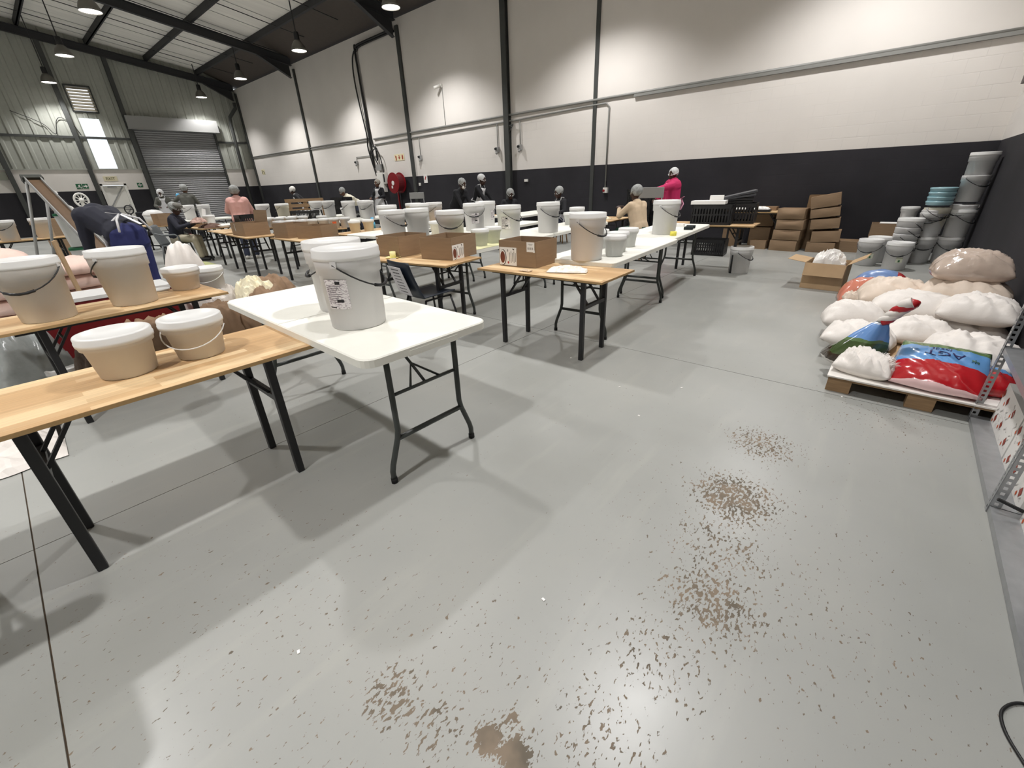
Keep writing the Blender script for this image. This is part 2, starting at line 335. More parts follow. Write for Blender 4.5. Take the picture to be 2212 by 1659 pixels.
REDP = mat('fire_red_paint', c(132, 18, 28), 0.35); GREENS = mat('safety_green', c(20, 92, 58), 0.5); YEL = mat('yellow_plastic', c(232, 222, 90), 0.5)
PALE_Y = mat('pale_yellow_plastic', c(238, 230, 168), 0.5); GREYCH = mat('grey_chair_plastic', c(104, 108, 110), 0.5); NAVYP = mat('dark_navy_chair_plastic', c(26, 34, 46), 0.4)
PALWOOD = mat('pallet_timber', c(148, 120, 88), 0.8, var=.18, vscale=5, stretch=(1, 12, 12))
PAPERB = mat('brown_paper_sack', c(132, 106, 82), 0.85, var=.1, bump=.5, bscale=12)
DIAM = mat('rust_red_print', c(150, 58, 40), 0.6); BLUEW = mat('pale_blue_film', c(150, 186, 196), 0.25, spec=.6, bump=.3, bscale=18)
CREASE = mat('creased_white_film', c(206, 204, 202), 0.35, bump=.5, bscale=16, var=.06)
INK = mat('black_ink', c(26, 26, 30), 0.6); ORANGE = mat('orange_label', c(214, 92, 40), 0.6); BRIGHT_B = mat('light_blue_plastic', c(84, 170, 214), 0.4)
CABLE = mat('black_cable', c(16, 16, 17), 0.5); PIPE = mat('grey_conduit', c(136, 136, 132), 0.5); WHITE_M = mat('white_enamel', c(228, 226, 220), 0.4); MAROON = mat('maroon_cloth', c(88, 26, 28), 0.8, var=.15)
GLOW = mat('lamp_lens', (1, .97, .92), 0.5, emit=(1.0, 0.96, 0.9), estr=14.0)
# ---------------------------------------------------------------- floor: painted slabs with open saw-cut joints
fl = MB().box(((XL + XR) / 2, (YB + YF) / 2, -0.156), (XR - XL + .6, YB - YF + .6, 0.3)).build('floor', mat('joint_dirt', c(84, 70, 54), 0.95, var=.3, vscale=30)); struct(fl)
G = 0.0032
xs = [XL] + [-2.638 - 3.9 * k for k in range(6, -1, -1)] + [XR]; ys = [YF, -8.19, -4.29, -0.39, 3.505, 7.4, YB]
for i in range(len(xs) - 1):
    for j in range(len(ys) - 1):
        x0, x1, y0, y1 = xs[i] + G * .8, xs[i + 1] - G * .8, ys[j] + G * (1.5 if j == 2 else .9), ys[j + 1] - G * (1.5 if j == 1 else .9)
        MB().box(((x0 + x1) / 2, (y0 + y1) / 2, -0.01), (x1 - x0, y1 - y0, 0.02)).build('slab', FLOOR, fl)
# ---------------------------------------------------------------- walls
def slab_wall(name, m, poly, axis, at, th):
    """poly in (u, z); axis 'x' -> runs along x at y=at; 'y' -> runs along y at x=at; th outward"""
    b = MB(); n = len(poly)
    P = lambda u, z, w: (u, at + w, z) if axis == 'x' else (at + w, u, z)
    vs = [P(u, z, 0) for u, z in poly] + [P(u, z, th) for u, z in poly]
    b.add(vs, [tuple(range(n)), tuple(reversed(range(n, 2 * n)))] + [(i, (i + 1) % n, n + (i + 1) % n, n + i) for i in range(n)])
    return struct(b.build(name, m))
wb = slab_wall('wall_back', WALLX, [(XL - .2, -.02), (XR + .2, -.02), (XR + .2, EAVE), (XL - .2, EAVE)], 'x', YB, 0.22)
wf = slab_wall('wall_front', WALLX, [(XL - .2, -.02), (XR + .2, -.02), (XR + .2, EAVE + .4), (XL - .2, EAVE + .4)], 'x', YF, -0.22)
gable = lambda z: [(YF, z), (YB, z), (YB, roof_z(YB)), (RIDGE_Y, roof_z(RIDGE_Y)), (YF, roof_z(YF))]
wr = slab_wall('wall_right', WALLY, gable(-.02), 'y', XR, 0.22)
# far gable: masonry to 2.71 with openings for the exit door (y 4.13..5.0) and the shutter (6.05..9.7), cladding above with a window (4.3..5.0) and a louvre
wl = MB()
def fbox(b, y0, y1, z0, z1, x0=XL - .2, x1=XL): return b.box(((x0 + x1) / 2, (y0 + y1) / 2, (z0 + z1) / 2), (x1 - x0, y1 - y0, z1 - z0))
for y0, y1, z0, z1 in ((YF, 4.15, -.02, 2.71), (4.98, 6.07, -.02, 2.71), (4.15, 4.98, 2.02, 2.71), (9.68, YB, -.02, 2.71)): fbox(wl, y0, y1, z0, z1)
wl = struct(wl.build('wall_left', WALLY))
def corrugated(y0, y1, z0f, z1f, x, pitch=0.38, depth=0.035):
    b = MB(); prof = []; y = y0
    while y < y1 - 1e-6:
        for d, q in ((0, 0), (pitch * .55, 0), (pitch * .65, 1), (pitch * .9, 1), (pitch, 0)):
            if y + d <= y1 + 1e-6: prof.append((y + d, q))
        y += pitch
    prof.append((y1, 0))
    vs = []
    for yy, q in prof: vs += [(x + q * depth, yy, z0f(yy)), (x + q * depth, yy, z1f(yy))]
    return b.add(vs, [(2 * i, 2 * i + 2, 2 * i + 3, 2 * i + 1) for i in range(len(prof) - 1)])
K = lambda v: (lambda y: v)
for y0, y1, a, z in ((YF, 4.3, K(2.71), roof_z), (4.3, 5.0, K(4.78), K(5.02)), (4.3, 5.0, K(6.05), roof_z), (5.0, 6.05, K(2.71), roof_z), (6.05, 9.7, K(4.98), roof_z), (9.7, YB, K(2.71), roof_z)):
    if y0 < 0: corrugated(y0, y1, a, z, XL - .02).build('cladding_sheet', CLAD, wl, recalc=False)
    else: corrugated(y0, y1, a, z, XL - .02).build('cladding_sheet', CLAD, wl, recalc=False)
b = MB(); fbox(b, YF, 6.0, 3.96, 4.05, XL - .02, XL + .07); fbox(b, 9.7, YB, 3.96, 4.05, XL - .02, XL + .07); b.build('girt', COLM, wl)
b = MB(); fbox(b, YF, YB, 2.69, 2.73, XL - .02, XL + .05); b.build('sill_flashing', CLAD, wl)
# roof: sheeting in two slopes, eave strips coloured dark brown, purlins and sag bars under it
def roof_pts(y): return roof_z(y)
b = MB()
for ya, yb in ((RIDGE_Y, 9.9), (YF + 1.3, RIDGE_Y)):
    b.add([(XL - .3, ya, roof_z(ya)), (XR + .3, ya, roof_z(ya)), (XR + .3, yb, roof_z(yb)), (XL - .3, yb, roof_z(yb)),
           (XL - .3, ya, roof_z(ya) + .12), (XR + .3, ya, roof_z(ya) + .12), (XR + .3, yb, roof_z(yb) + .12), (XL - .3, yb, roof_z(yb) + .12)], [(0, 1, 2, 3), (4, 7, 6, 5), (0, 4, 5, 1), (2, 6, 7, 3), (0, 3, 7, 4), (1, 5, 6, 2)])
ceil = struct(b.build('ceiling', ROOFM))
b = MB()
for ya, yb, za, zb in ((9.9, YB + .3, roof_z(9.9), EAVE + .02), (YF - .3, YF + 1.3, EAVE + .02, roof_z(YF + 1.3))):
    b.add([(XL - .3, ya, za), (XR + .3, ya, za), (XR + .3, yb, zb), (XL - .3, yb, zb), (XL - .3, ya, za + .3), (XR + .3, ya, za + .3), (XR + .3, yb, zb + .5), (XL - .3, yb, zb + .5)],
          [(0, 1, 2, 3), (4, 7, 6, 5), (0, 4, 5, 1), (2, 6, 7, 3), (0, 3, 7, 4), (1, 5, 6, 2)])
b.build('eave_sheeting', EAVEM, ceil)
y = 9.6
while y > YF + 1:
    z = roof_z(y) - .1
    MB().box(((XL + XR) / 2, y, z), (XR - XL, .06, .2)).box(((XL + XR) / 2, y + .03, z - .09), (XR - XL, .1, .02)).build('purlin', STEEL_D, ceil); y -= 2.03
for x in [XR - 2.4 - 2.59 * k for k in range(11)]:
    b = MB(); b.bar((x, 10.6, roof_z(10.6) - .17), (x, RIDGE_Y, roof_z(RIDGE_Y) - .17), .022); b.bar((x, RIDGE_Y, roof_z(RIDGE_Y) - .17), (x, YF + .8, roof_z(YF + .8) - .17), .022); b.build('sag_bar', STEEL_D, ceil)
for x in [XR - 1.1 - 1.295 * k for k in range(23)]:
    b = MB(); b.bar((x, 9.9, roof_z(9.9) - .012), (x, RIDGE_Y, roof_z(RIDGE_Y) - .012), .012, .01); b.build('sheet_joint', GREYP, ceil)
# wall columns and portal rafters (each frame is one welded thing)
def frame(x, label, w=.15, rafter=True, dp=.07):
    o = thing('portal_frame', label, 'column', (x, 0, 0))
    b = MB(); b.box((0, YB - dp / 2, EAVE / 2 - .1), (w, dp, EAVE - .2)); b.build('column', COLM, o)
    if rafter:
        b = MB()
        for y0, y1 in ((YB - .1, RIDGE_Y), (YF + .1, RIDGE_Y)):
            z0, z1 = roof_z(y0) - .22, roof_z(y1) - .22
            b.bar((0, y0, z0 - .02), (0, y1, z1 - .02), .16, .02); b.bar((0, y0, z0 - .3), (0, y1, z1 - .3), .16, .02); b.bar((0, y0, z0 - .16), (0, y1, z1 - .16), .02, .28)
        b.build('rafter', STEEL_D, o)
        b = MB(); P = [(YB - .2, 6.0), (YB - .2, 6.45), (9.75, 6.68)]
        b.add([(-.012, y, z) for y, z in P] + [(.012, y, z) for y, z in P], [(0, 1, 2), (5, 4, 3), (0, 3, 4, 1), (1, 4, 5, 2), (2, 5, 3, 0)]); b.bar((0, YB - .2, 6.0), (0, 9.75, 6.66), .16, .02); b.build('haunch', STEEL_D, o)
    return o
frame(-22.19, 'dark steel portal frame furthest along the white wall, beyond the hose reel', .12)
frame(-14.48, 'dark steel portal frame just right of the red hose reel')
frame(-6.69, 'slim dark steel column to the right of the thick column', .1, dp=.04)
frame(-29.25, 'dark steel end frame in the far corner beside the roller shutter')
o = thing('wall_column', 'thick dark grey H column standing proud of the white wall', 'column', (-9.66, 0, 0))
b = MB(); b.box((0, YB - .13, EAVE / 2), (.19, .014, EAVE)).box((0, YB - .012, EAVE / 2), (.19, .014, EAVE)).box((0, YB - .07, EAVE / 2), (.09, .12, EAVE)); b.build('column', COLM, o)
b = MB(); b.bar((.0, YB - .1, 2.98), (.25, YB - .1, 3.0), .04, .03); b.bar((.06, YB - .1, 2.8), (.23, YB - .1, 2.98), .02); b.build('bracket', COLM, o)
for yy, lab in ((3.93, 'dark steel wind column on the far wall left of the exit door'), (5.98, 'dark steel wind column between the exit door and the roller shutter'), (1.3, 'dark steel wind column at the left end of the far wall')):
    o = thing('wind_column', lab, 'column', (XL + .02, yy, 0)); h = roof_z(yy) - .5
    MB().box((.02, 0, h / 2), (.016, .16, h)).box((.16, 0, h / 2), (.016, .16, h)).box((.09, 0, h / 2), (.14, .014, h)).build('column', COLM, o)
o = thing('downpipe', 'dark round downpipe with a swan neck in the far corner', 'pipe', (XL + .3, 0, 0))
MB().tube([(0, 10.95, 5.9), (0, 10.95, 5.65), (0, 10.55, 5.2), (0, 10.5, 4.9), (0, 10.45, .02)], .085, 12).build('pipe', COLM, o)
# exit door, roller shutter, window, louvre in the far wall
d1 = struct(MB().box((XL - .06, 4.565, 1.0), (.05, .8, 1.98)).build('door_1', WHITE_M))
b = MB()
for q in (-1, 1): b.box((XL - .01, 4.565 + q * .45, 1.04), (.1, .09, 2.08))
b.box((XL - .01, 4.565, 2.05), (.1, .99, .09)); b.build('door_frame', WHITE_M, d1)
b = MB(); b.bar((XL - .03, 4.2, .1), (XL - .03, 4.9, .95), .03, .05); b.bar((XL - .03, 4.2, 1.05), (XL - .03, 4.9, 1.95), .03, .05); b.build('ledge_brace', GREYP, d1)
MB().box((XL + .0, 4.565, 1.02), (.05, .78, .05)).box((XL + .01, 4.24, 1.05), (.08, .05, .2)).box((XL + .01, 4.9, 1.05), (.08, .05, .2)).build('panic_bar', GREYP, d1)
MB().box((XL + .01, 4.5, 1.93), (.06, .34, .05)).build('door_closer', GREYP, d1)
d2 = struct(MB().box((XL - .12, 7.875, 2.22), (.02, 3.7, 4.44)).build('door_2', SLATM))
sl = MB()
for k in range(5):
    t0, t1 = k / 5, (k + 1) / 5; x0, x1 = .035 * math.sin(PI * t0), .035 * math.sin(PI * t1)
    sl.add([(x0, -1.8, t0 * .096), (x0, 1.8, t0 * .096), (x1, 1.8, t1 * .096), (x1, -1.8, t1 * .096)], [(0, 1, 2, 3)], True)
sl.add([(0, -1.8, .096), (0, 1.8, .096), (-.012, 1.8, .1), (-.012, -1.8, .1)], [(0, 1, 2, 3)])
slm = sl.mesh('slat', SLATM)
for k in range(45): link('slat', slm, d2, (XL - .09, 7.875, .02 + k * .1))
MB().box((XL - .02, 6.1, 2.2), (.14, .09, 4.4)).box((XL - .02, 9.65, 2.2), (.14, .09, 4.4)).build('guide_rail', COLM, d2)
MB().box((XL + .12, 7.875, 4.71), (.42, 3.86, .54)).box((XL + .12, 7.875, 4.44), (.44, 3.9, .03)).build('shutter_box', GREYP, d2)
win = struct(MB().box((XL - .03, 4.65, 4.0), (.05, .76, .06)).build('window_1', COLM))
SKY = mat('translucent_sheet', c(238, 242, 240), 0.5, var=.03); N, L, B = nodes(SKY)
tr = N.new('ShaderNodeBsdfTranslucent'); tr.inputs[0].default_value = (.93, .96, .96, 1); ms = N.new('ShaderNodeMixShader'); ms.inputs[0].default_value = 0.92
L.new(B.outputs[0], ms.inputs[1]); L.new(tr.outputs[0], ms.inputs[2]); L.new(ms.outputs[0], N['Material Output'].inputs[0])
for z0, z1 in ((2.72, 3.97), (4.03, 4.78)): corrugated(4.3, 5.0, K(z0), K(z1), XL - .03, .14, .02).build('pane', SKY, win, recalc=False)
w2 = MB()
for q in (4.22, 5.09): w2.box((XL - .01, q, 5.53), (.1, .05, 1.0))
w2.box((XL - .01, 4.655, 5.03), (.1, .9, .06)); w2.box((XL - .01, 4.655, 6.03), (.1, .9, .06)); w2 = struct(w2.build('window_2', COLM))
lm = MB().box((0, 0, 0), (.15, .84, .012), rot=Matrix.Rotation(.75, 3, 'Y')).mesh('slat', mat('cream_louvre_blade', c(206, 196, 178), .6))
for k in range(8): link('slat', lm, w2, (XL - .02, 4.655, 5.12 + k * .118))
# ---------------------------------------------------------------- high bay lamps (each lamp carries its own light)
LSPOT = bpy.data.lights.new('lamp_light', 'SPOT'); LSPOT.energy = LAMP_POWER; LSPOT.color = LAMP_COLOR; LSPOT.spot_size = math.radians(124); LSPOT.spot_blend = 0.6; LSPOT.shadow_soft_size = 0.13
LDIM = LSPOT.copy(); LDIM.name = 'dim_lamp_light'; LDIM.energy = LAMP_POWER * .6
b = MB(); b.lathe([(.245, 0), (.25, .0), (.235, .08), (.2, .17), (.13, .27), (.085, .31), (.083, .31), (.125, .265), (.193, .165), (.226, .08), (.245, 0)], 28); ME_REFL = b.mesh('reflector', ALU)
b = MB(); b.lathe([(.0, .30), (.085, .30), (.09, .33), (.085, .52), (.07, .54), (0, .54)], 20); ME_GEAR = b.mesh('gear_housing', BLACK)
ME_LENS = MB().lathe([(0.0, .018), (.235, .018), (.235, .03), (0, .03)], 28, smooth=False).mesh('lens', GLOW)
row_words = {9.22: 'beside the white wall', 3.68: 'in the second row from the white wall', -1.86: 'in the third row from the white wall', -7.4: 'in the fourth row from the white wall'}
col_words = ['at the far gable', 'second from the far gable', 'third from the far gable', 'fourth from the far gable', 'fifth from the far gable', 'nearest the right wall']
for yi in LAMP_Y:
    for k, xi in enumerate(LAMP_X):
        o = thing('high_bay_lamp', 'high bay lamp %s, %s' % (row_words[yi], col_words[k]), 'lamp', (xi, yi, LAMP_Z), group='high bay lamps')
        link('reflector', ME_REFL, o); link('gear_housing', ME_GEAR, o); link('lens', ME_LENS, o)
        zt = roof_z(yi) - LAMP_Z
        MB().bar((0, 0, .53), (0, 0, zt), .03).build('drop_rod', STEEL_D, o)
        l = link('lamp_light', LDIM if k == 0 else LSPOT, o, (0, 0, -.02))
# ---------------------------------------------------------------- tables
def round_rect(L, Wd, r, n=5):
    P = []
    for cx, cy, a in ((L / 2 - r, Wd / 2 - r, 0), (-L / 2 + r, Wd / 2 - r, 90), (-L / 2 + r, -Wd / 2 + r, 180), (L / 2 - r, -Wd / 2 + r, 270)):
        for k in range(n + 1):
            t = math.radians(a + 90 * k / n); P.append((cx + r * math.cos(t), cy + r * math.sin(t)))
    return P
def make_white_table(label, loc, rz, L=1.86, Wd=.77, H=.77):
    o = thing('white_folding_table', label, 'table', loc, rz, 'white folding tables')
    b = MB(); P = round_rect(L, Wd, .07); Q = round_rect(L - .012, Wd - .012, .066); n = len(P)
    rings = [[(x, y, H) for x, y in Q], [(x, y, H - .006) for x, y in P], [(x, y, H - .042) for x, y in P], [(x, y, H - .045) for x, y in round_rect(L - .05, Wd - .05, .06)], [(x, y, H - .02) for x, y in round_rect(L - .07, Wd - .07, .05)]]
    vs = [p for r in rings for p in r]; fs = [tuple(range(n)), tuple(reversed(range(4 * n, 5 * n)))]
    for j in range(4):
        for i in range(n): fs.append((j * n + i, (j + 1) * n + i, (j + 1) * n + (i + 1) % n, j * n + (i + 1) % n))
    b.add(vs, fs); top = b.build('tabletop', WHITE_T, o)
    for sgn in (-1, 1):
        MB().box((sgn * (L / 2 - .004), 0, H - .034), (.01, .3, .03)).build('end_grip', WHITE_T, top)
    MB().box((0, 0, H - .0015), (.005, Wd - .01, .005)).build('centre_seam', mat('seam_shadow_gap', c(196, 194, 184), .7), top)
    for s in (-1, 1):
        x = s * (L / 2 - .12)
        for q in (-1, 1):
            MB().tube([(x, q * .215, H - .03), (x, q * .215, .30), (x, q * .225, .25), (x, q * .277, .11), (x, q * .287, .07), (x, q * .287, .012)], .0155, 8).build('leg', STEEL_G, o)
            MB().tube([(x, q * .287, 0), (x, q * .287, .03)], .0185, 8).build('rubber_foot', RUBBER, o)
        MB().tube([(x, -.222, .25), (x, .222, .25)], .0145, 8).build('lower_bar', STEEL_G, o)
        MB().tube([(x, -.215, .5), (x, .215, .5)], .009, 6).build('upper_bar', STEEL_G, o)
        MB().tube([(x - s * .01, 0, .5), (x - s * .12, 0, .58), (x - s * .36, 0, H - .03)], .009, 6).tube([(x, -.1, .5), (x - s * .12, 0, .58), (x, .1, .5)], .007, 6).build('folding_brace', STEEL_G, o)
    for q in (-1, 1):
        MB().box((0, q * (Wd / 2 - .09), H - .05), (L - .3, .028, .022)).build('side_rail', STEEL_G, o)
    return o
def make_wood_table(label, loc, rz, L=1.31, Wd=.6, H=.73, ins=.22):
    o = thing('trestle_table', label, 'table', loc, rz, 'wood topped trestle tables')
    t = MB().box((0, 0, H - .009), (L, Wd, .018)).build('tabletop', WOOD, o)
    b = MB()
    for q in (-1, 1): b.box((0, q * (Wd / 2 - .0008), H - .0095), (L + .001, .003, .0165)).box((q * (L / 2 - .0008), 0, H - .0095), (.003, Wd, .0165))
    b.build('edge_band', EDGE, t)
    MB().box((0, Wd / 2 - .11, H - .033), (L - .2, .03, .03)).box((0, -Wd / 2 + .11, H - .033), (L - .2, .03, .03)).build('underframe', BLACK, o)
    for s in (-1, 1):
        x = s * (L / 2 - ins)
        for q in (-1, 1):
            bev(MB().box((x, q * .193, (H - .02) / 2), (.038, .038, H - .02)).build('leg', BLACK, o), .005)
        MB().box((x, 0, .47), (.03, .36, .03)).build('crossbar', BLACK, o)
        MB().bar((x, -.1, .47), (x - s * .17, -.1, H - .03), .022, .014).bar((x, .1, .47), (x - s * .17, .1, H - .03), .022, .014).bar((x - s * .09, -.1, .59), (x - s * .09, .1, .59), .014).build('folding_brace', BLACK, o)
    return o
R = math.radians
WT = make_white_table('white folding table nearest the camera, with two lidded pails on it', (-2.52, 1.25, 0), R(-1.2)); freeze(WT)
dup(WT, 'white folding table at the left edge, only a black rubber foot in view', (-2.257, -1.36, 0), R(90))
VT = make_wood_table('wood topped trestle table at the front left, with two shallow white tubs', (-2.433, .235, 0), R(90)); freeze(VT)
for lab, x, y, a in [
    ('white folding table under a pail and milky tubs, behind the open printed box', -2.27, 4.40, 94),
    ('white folding table further along the right hand row, with a pail and yellow tape', -2.47, 6.24, 95),
    ('white folding table with yellow sheet and two square tubs, behind two cardboard boxes', -4.02, 4.30, 94),
    ('white folding table in the second row, under a pail with sagging handle', -4.17, 6.17, 95),
    ('white folding table behind the left cardboard box, carrying two big pails', -5.3, 4.05, 94),
    ('white folding table in the third row, under two lidded pails side by side', -5.45, 5.95, 95),
    ('white folding table between the rows, under a cream pail', -6.62, 4.75, 94),
    ('white folding table near the hairnet worker at the end of the row', -6.9, 8.6, 95),
    ('white folding table beyond the small tubs, under three lidded pails', -10.4, 6.3, 95),
    ('white folding table far back, under two pails with black handles forming a V', -12.5, 6.5, 95),
    ('white folding table far back, under pails in front of a pallet', -12.7, 4.4, 95),
    ('white folding table near the roller shutter, in front of the grey jacket worker', -16.5, 4.3, 95)]:
    dup(WT, lab, (x, y, 0), R(a))
for lab, x, y, a in [
    ('wood topped trestle table at left, with two tall pails and smaller pails on it', -4.26, .40, 93),
    ('wood topped trestle table with two cardboard boxes, behind the navy chair', -3.965, 2.985, 8),
    ('wood topped trestle table with an open printed box and a crumpled plastic bag', -2.275, 3.19, 2),
    ('wood topped trestle table carrying the open cardboard box beside the pink jacket worker', -9.3, 3.2, -4),
    ('wood topped trestle table with two cardboard boxes, behind the pails on the white table', -7.6, 3.4, 0),
    ('wood topped trestle table in front of the seated worker, with brown produce on it', -12.85, 3.42, 2),
    ('wood topped trestle table between the seated worker and the pink jacket worker', -10.85, 3.33, -3),
    ('wood topped trestle table with two beige tubs at its right end', -7.5, 4.6, 95),
    ('wood topped trestle table under the front line of small white tubs', -9.08, 4.28, 62),
    ('wood topped trestle table behind the front line of small white tubs', -10.72, 4.5, 65),
    ('wood topped trestle table under the pail left of the black clad workers', -7.75, 6.15, 4),
    ('wood topped trestle table at the end of the right hand row, under a black crate', -2.3, 7.72, 4),
    ('wood topped trestle table by the dark wall, with black trays, left of the cartons', -2.33, 10.62, 6),
    ('wood topped trestle table where the beige jumper worker sorts garlic', -4.45, 8.0, 92),
    ('wood topped trestle table behind the white tubs, by the black clad workers', -8.3, 8.2, 5),
    ('wood topped trestle table at far left, under two lidded pails', -13.9, .45, 93),
    ('wood topped trestle table far left, carrying a clear domed bin', -15.6, 3.0, 10)]:
    dup(VT, lab, (x, y, 0), R(a))
# ---------------------------------------------------------------- pails
def bail(rad, drop, r=.004, n=14, grip=True, gl=.05):
    P = [(rad * math.cos(PI * i / n), -rad * 1.04 * math.sin(PI * i / n), -drop * math.sin(PI * i / n)) for i in range(n + 1)]
    b = MB().tube(P, r, 6)
    if grip: b.tube(P[n // 2 - 2:n // 2 + 3], r * 2.2, 8)
    return b
def pail_meshes(H, rb, rt, M, collar=.085, lidh=.04, tag_='pail'):
    """collar: wide ring under the lid; returns dict of meshes, origin at base centre"""
    z1 = H - lidh; b = MB()
    b.lathe([(0, 0), (rb - .006, 0), (rb, .006), (rt - .004, z1 - collar), (rt + .006, z1 - collar + .001), (rt + .0085, z1 - .012), (rt + .0085, z1 - .004), (rt + .004, z1), (rt - .004, z1), (rt - .006, z1 - .03), (rb - .004, .006), (0, .006)], 40)
    d = {'body': b.mesh('body', M)}
    b = MB().lathe([(0, H - .012), (rt - .014, H - .012), (rt - .009, H - .001), (rt - .004, H), (rt + .007, H - .001), (rt + .0105, H - .006), (rt + .0105, z1 + .008), (rt + .013, z1 + .004), (rt + .012, z1 - .012), (rt + .0085, z1 - .012), (rt + .0085, z1 - .003), (0, z1 - .002)], 40)
    d['lid'] = b.mesh('lid', LID); return d
P20 = pail_meshes(.412, .1445, .158, PAIL); P20W = pail_meshes(.395, .137, .162, PAIL_W); P20C = pail_meshes(.40, .135, .158, CREAM)
P10 = pail_meshes(.26, .105, .122, PAIL, .05, .03); P5 = pail_meshes(.20, .085, .1, PAIL, .03, .028); P5C = pail_meshes(.195, .078, .098, CLEAR, .03, .028)
P5W = pail_meshes(.2, .083, .1, CREAM, .03, .028)
TUBA = pail_meshes(.198, .103, .124, PAIL_W, .03, .03); TUBB = pail_meshes(.2, .098, .12, PAIL_W, .035, .03)
HB = bail(.172, .13).mesh('handle', BLACK); HBs = bail(.133, .07, .0032, grip=False).mesh('handle', LID); HBm = bail(.133, .08, .0035).mesh('handle', BLACK)
ME_EAR = MB().box((.166, -.006, 0), (.016, .03, .03)).box((-.166, -.006, 0), (.016, .03, .03)).mesh('handle_lug', PAIL)
LABEL_P = print_material('pail_label_print', c(226, 222, 222), c(150, 140, 146), (70, 70, 260), .54)
def lr(z, e=.0009): return .1445 + z * .0338 + e
def label_mesh(r, z0, z1, a0, a1): return MB().lathe([(lr(z0), z0), (lr(z1), z1)], 8, a0=a0, a1=a1).mesh('printed_label', LABEL_P)
ME_LAB = label_mesh(.1478, .12, .27, -.42, .42)
b = MB()
for a0, a1, z0, z1 in ((.02, .19, .247, .262), (-.02, .22, .155, .17), (-.37, -.1, .125, .131)):
    b.lathe([(lr(z0, .0018), z0), (lr(z1, .0018), z1)], 4, a0=a0, a1=a1)
ME_LABI = b.mesh('label_block', INK)
b = MB()
for k in range(9): b.lathe([(lr(.238 - .0105 * k, .0017), .238 - .0105 * k), (lr(.2415 - .0105 * k, .0017), .2415 - .0105 * k)], 4, a0=-.36, a1=-.36 + (.3 + .06 * ((k * 7) % 4)) * (1 if k % 4 else 1.9))
ME_LABT = b.mesh('label_text', mat('grey_ink', c(120, 112, 118), .6))
def pail(label, kind, loc, hz=None, lab=None, hmat=HB, name='lidded_pail', lid=True, z_h=None, group='white lidded pails', tilt=None):
    o = thing(name, label, 'pail' if name != 'small_tub' else 'tub', loc, 0, group, rot=tilt)
    link('body', kind['body'], o)
    if lid: link('lid', kind['lid'], o)
    if hz is not None:
        h = link('handle', hmat, o, (0, 0, z_h if z_h else .345), hz)
        if hmat is HB: link('handle_lug', ME_EAR, o, (0, 0, .345), hz)
    if lab is not None:
        l = link('printed_label', ME_LAB, o, (0, 0, 0), lab); link('label_block', ME_LABI, l); link('label_text', ME_LABT, l)
    return o
zt, zw = .77, .73
# handle yaw: 0 hangs toward -y; camera looks roughly (-.66, .75)
pail('tall lidded pail with printed label on the nearest white table', P20, (-2.15, 1.16, zt), R(125), R(-62))
pail('tall lidded pail behind the labelled one on the nearest white table', P20, (-2.56, 1.30, zt), R(-22))
pail('big warm white pail with black handle across it, at the left edge', P20W, (-4.19, .05, zw), R(62), z_h=.33)
pail('big warm white pail standing right of the one at the left edge', P20W, (-4.24, .52, zw), R(-50), z_h=.33)
pail('small warm white pail at the right end of the left wood table', pail_meshes(.185, .098, .122, PAIL_W, .045, .03), (-4.47, .905, zw), None)
pail('squat white pail with white handle behind the left wood table, near the cloth heap', P10, (-4.98, 1.22, .56), R(50), hmat=HBs, z_h=.2)
pail('shallow warm white tub with handwriting on its lid, on the front wood table', TUBA, (-2.49, .185, zw), None, name='shallow_tub', group='shallow tubs')
pail('shallow warm white tub with white handle, on the front wood table', TUBB, (-2.48, .47, zw), R(60), hmat=HBs, z_h=.14, name='shallow_tub', group='shallow tubs')
pail('pail with slanting black handle at the near end of the right hand white row', P20, (-2.165, 3.585, zt), R(88))
pail('pail with slanting black handle further along the right row, before the magenta top', P20, (-2.31, 5.75, zt), R(85))
pail('lone pail standing on the grey floor before the cartons', P20, (-1.77, 7.67, 0), R(80))
pail('big pail behind the left cardboard box, left one of a touching pair', P20, (-5.1, 3.5, zt), R(112))
pail('big pail behind the left cardboard box, right one of a touching pair', P20, (-5.05, 3.86, zt), None)
pail('lidded pail left of and behind the touching pair', P20, (-6.68, 4.5, zt), None)
pail('labelled pail behind the touching pair, left of two pale green tubs', P20, (-6.45, 5.02, zt), None, R(-52))
pail('cream pail far behind the touching pair, under the hose reel', P20C, (-8.05, 6.1, zw), None)
pail('lidded pail left of the black clad workers, with a faded label', P20, (-7.45, 6.18, zw), R(-20), R(-20))
pail('pail facing front with a deep black handle loop, behind the printed cardboard box', P20, (-4.1, 3.63, zt), R(48))
pail('labelled pail with black handle loop, left one of the pair before the black clad workers', P20, (-5.18, 5.1, zt), R(45), R(-40))
pail('unlabelled pail, right one of the pair before the black clad workers', P20, (-5.46, 5.66, zt), None, R(10))
pail('labelled pail standing directly behind the open printed box', P20, (-4.03, 4.62, zt), R(100), R(-66))
pail('pail with sagging black handle behind the front pail of the right hand row', P20, (-3.9, 5.35, zt), R(80))
pail('medium pail without handle right of the net capped worker by the dark wall', P10, (-4.3, 6.75, zt), None, group='medium pails')
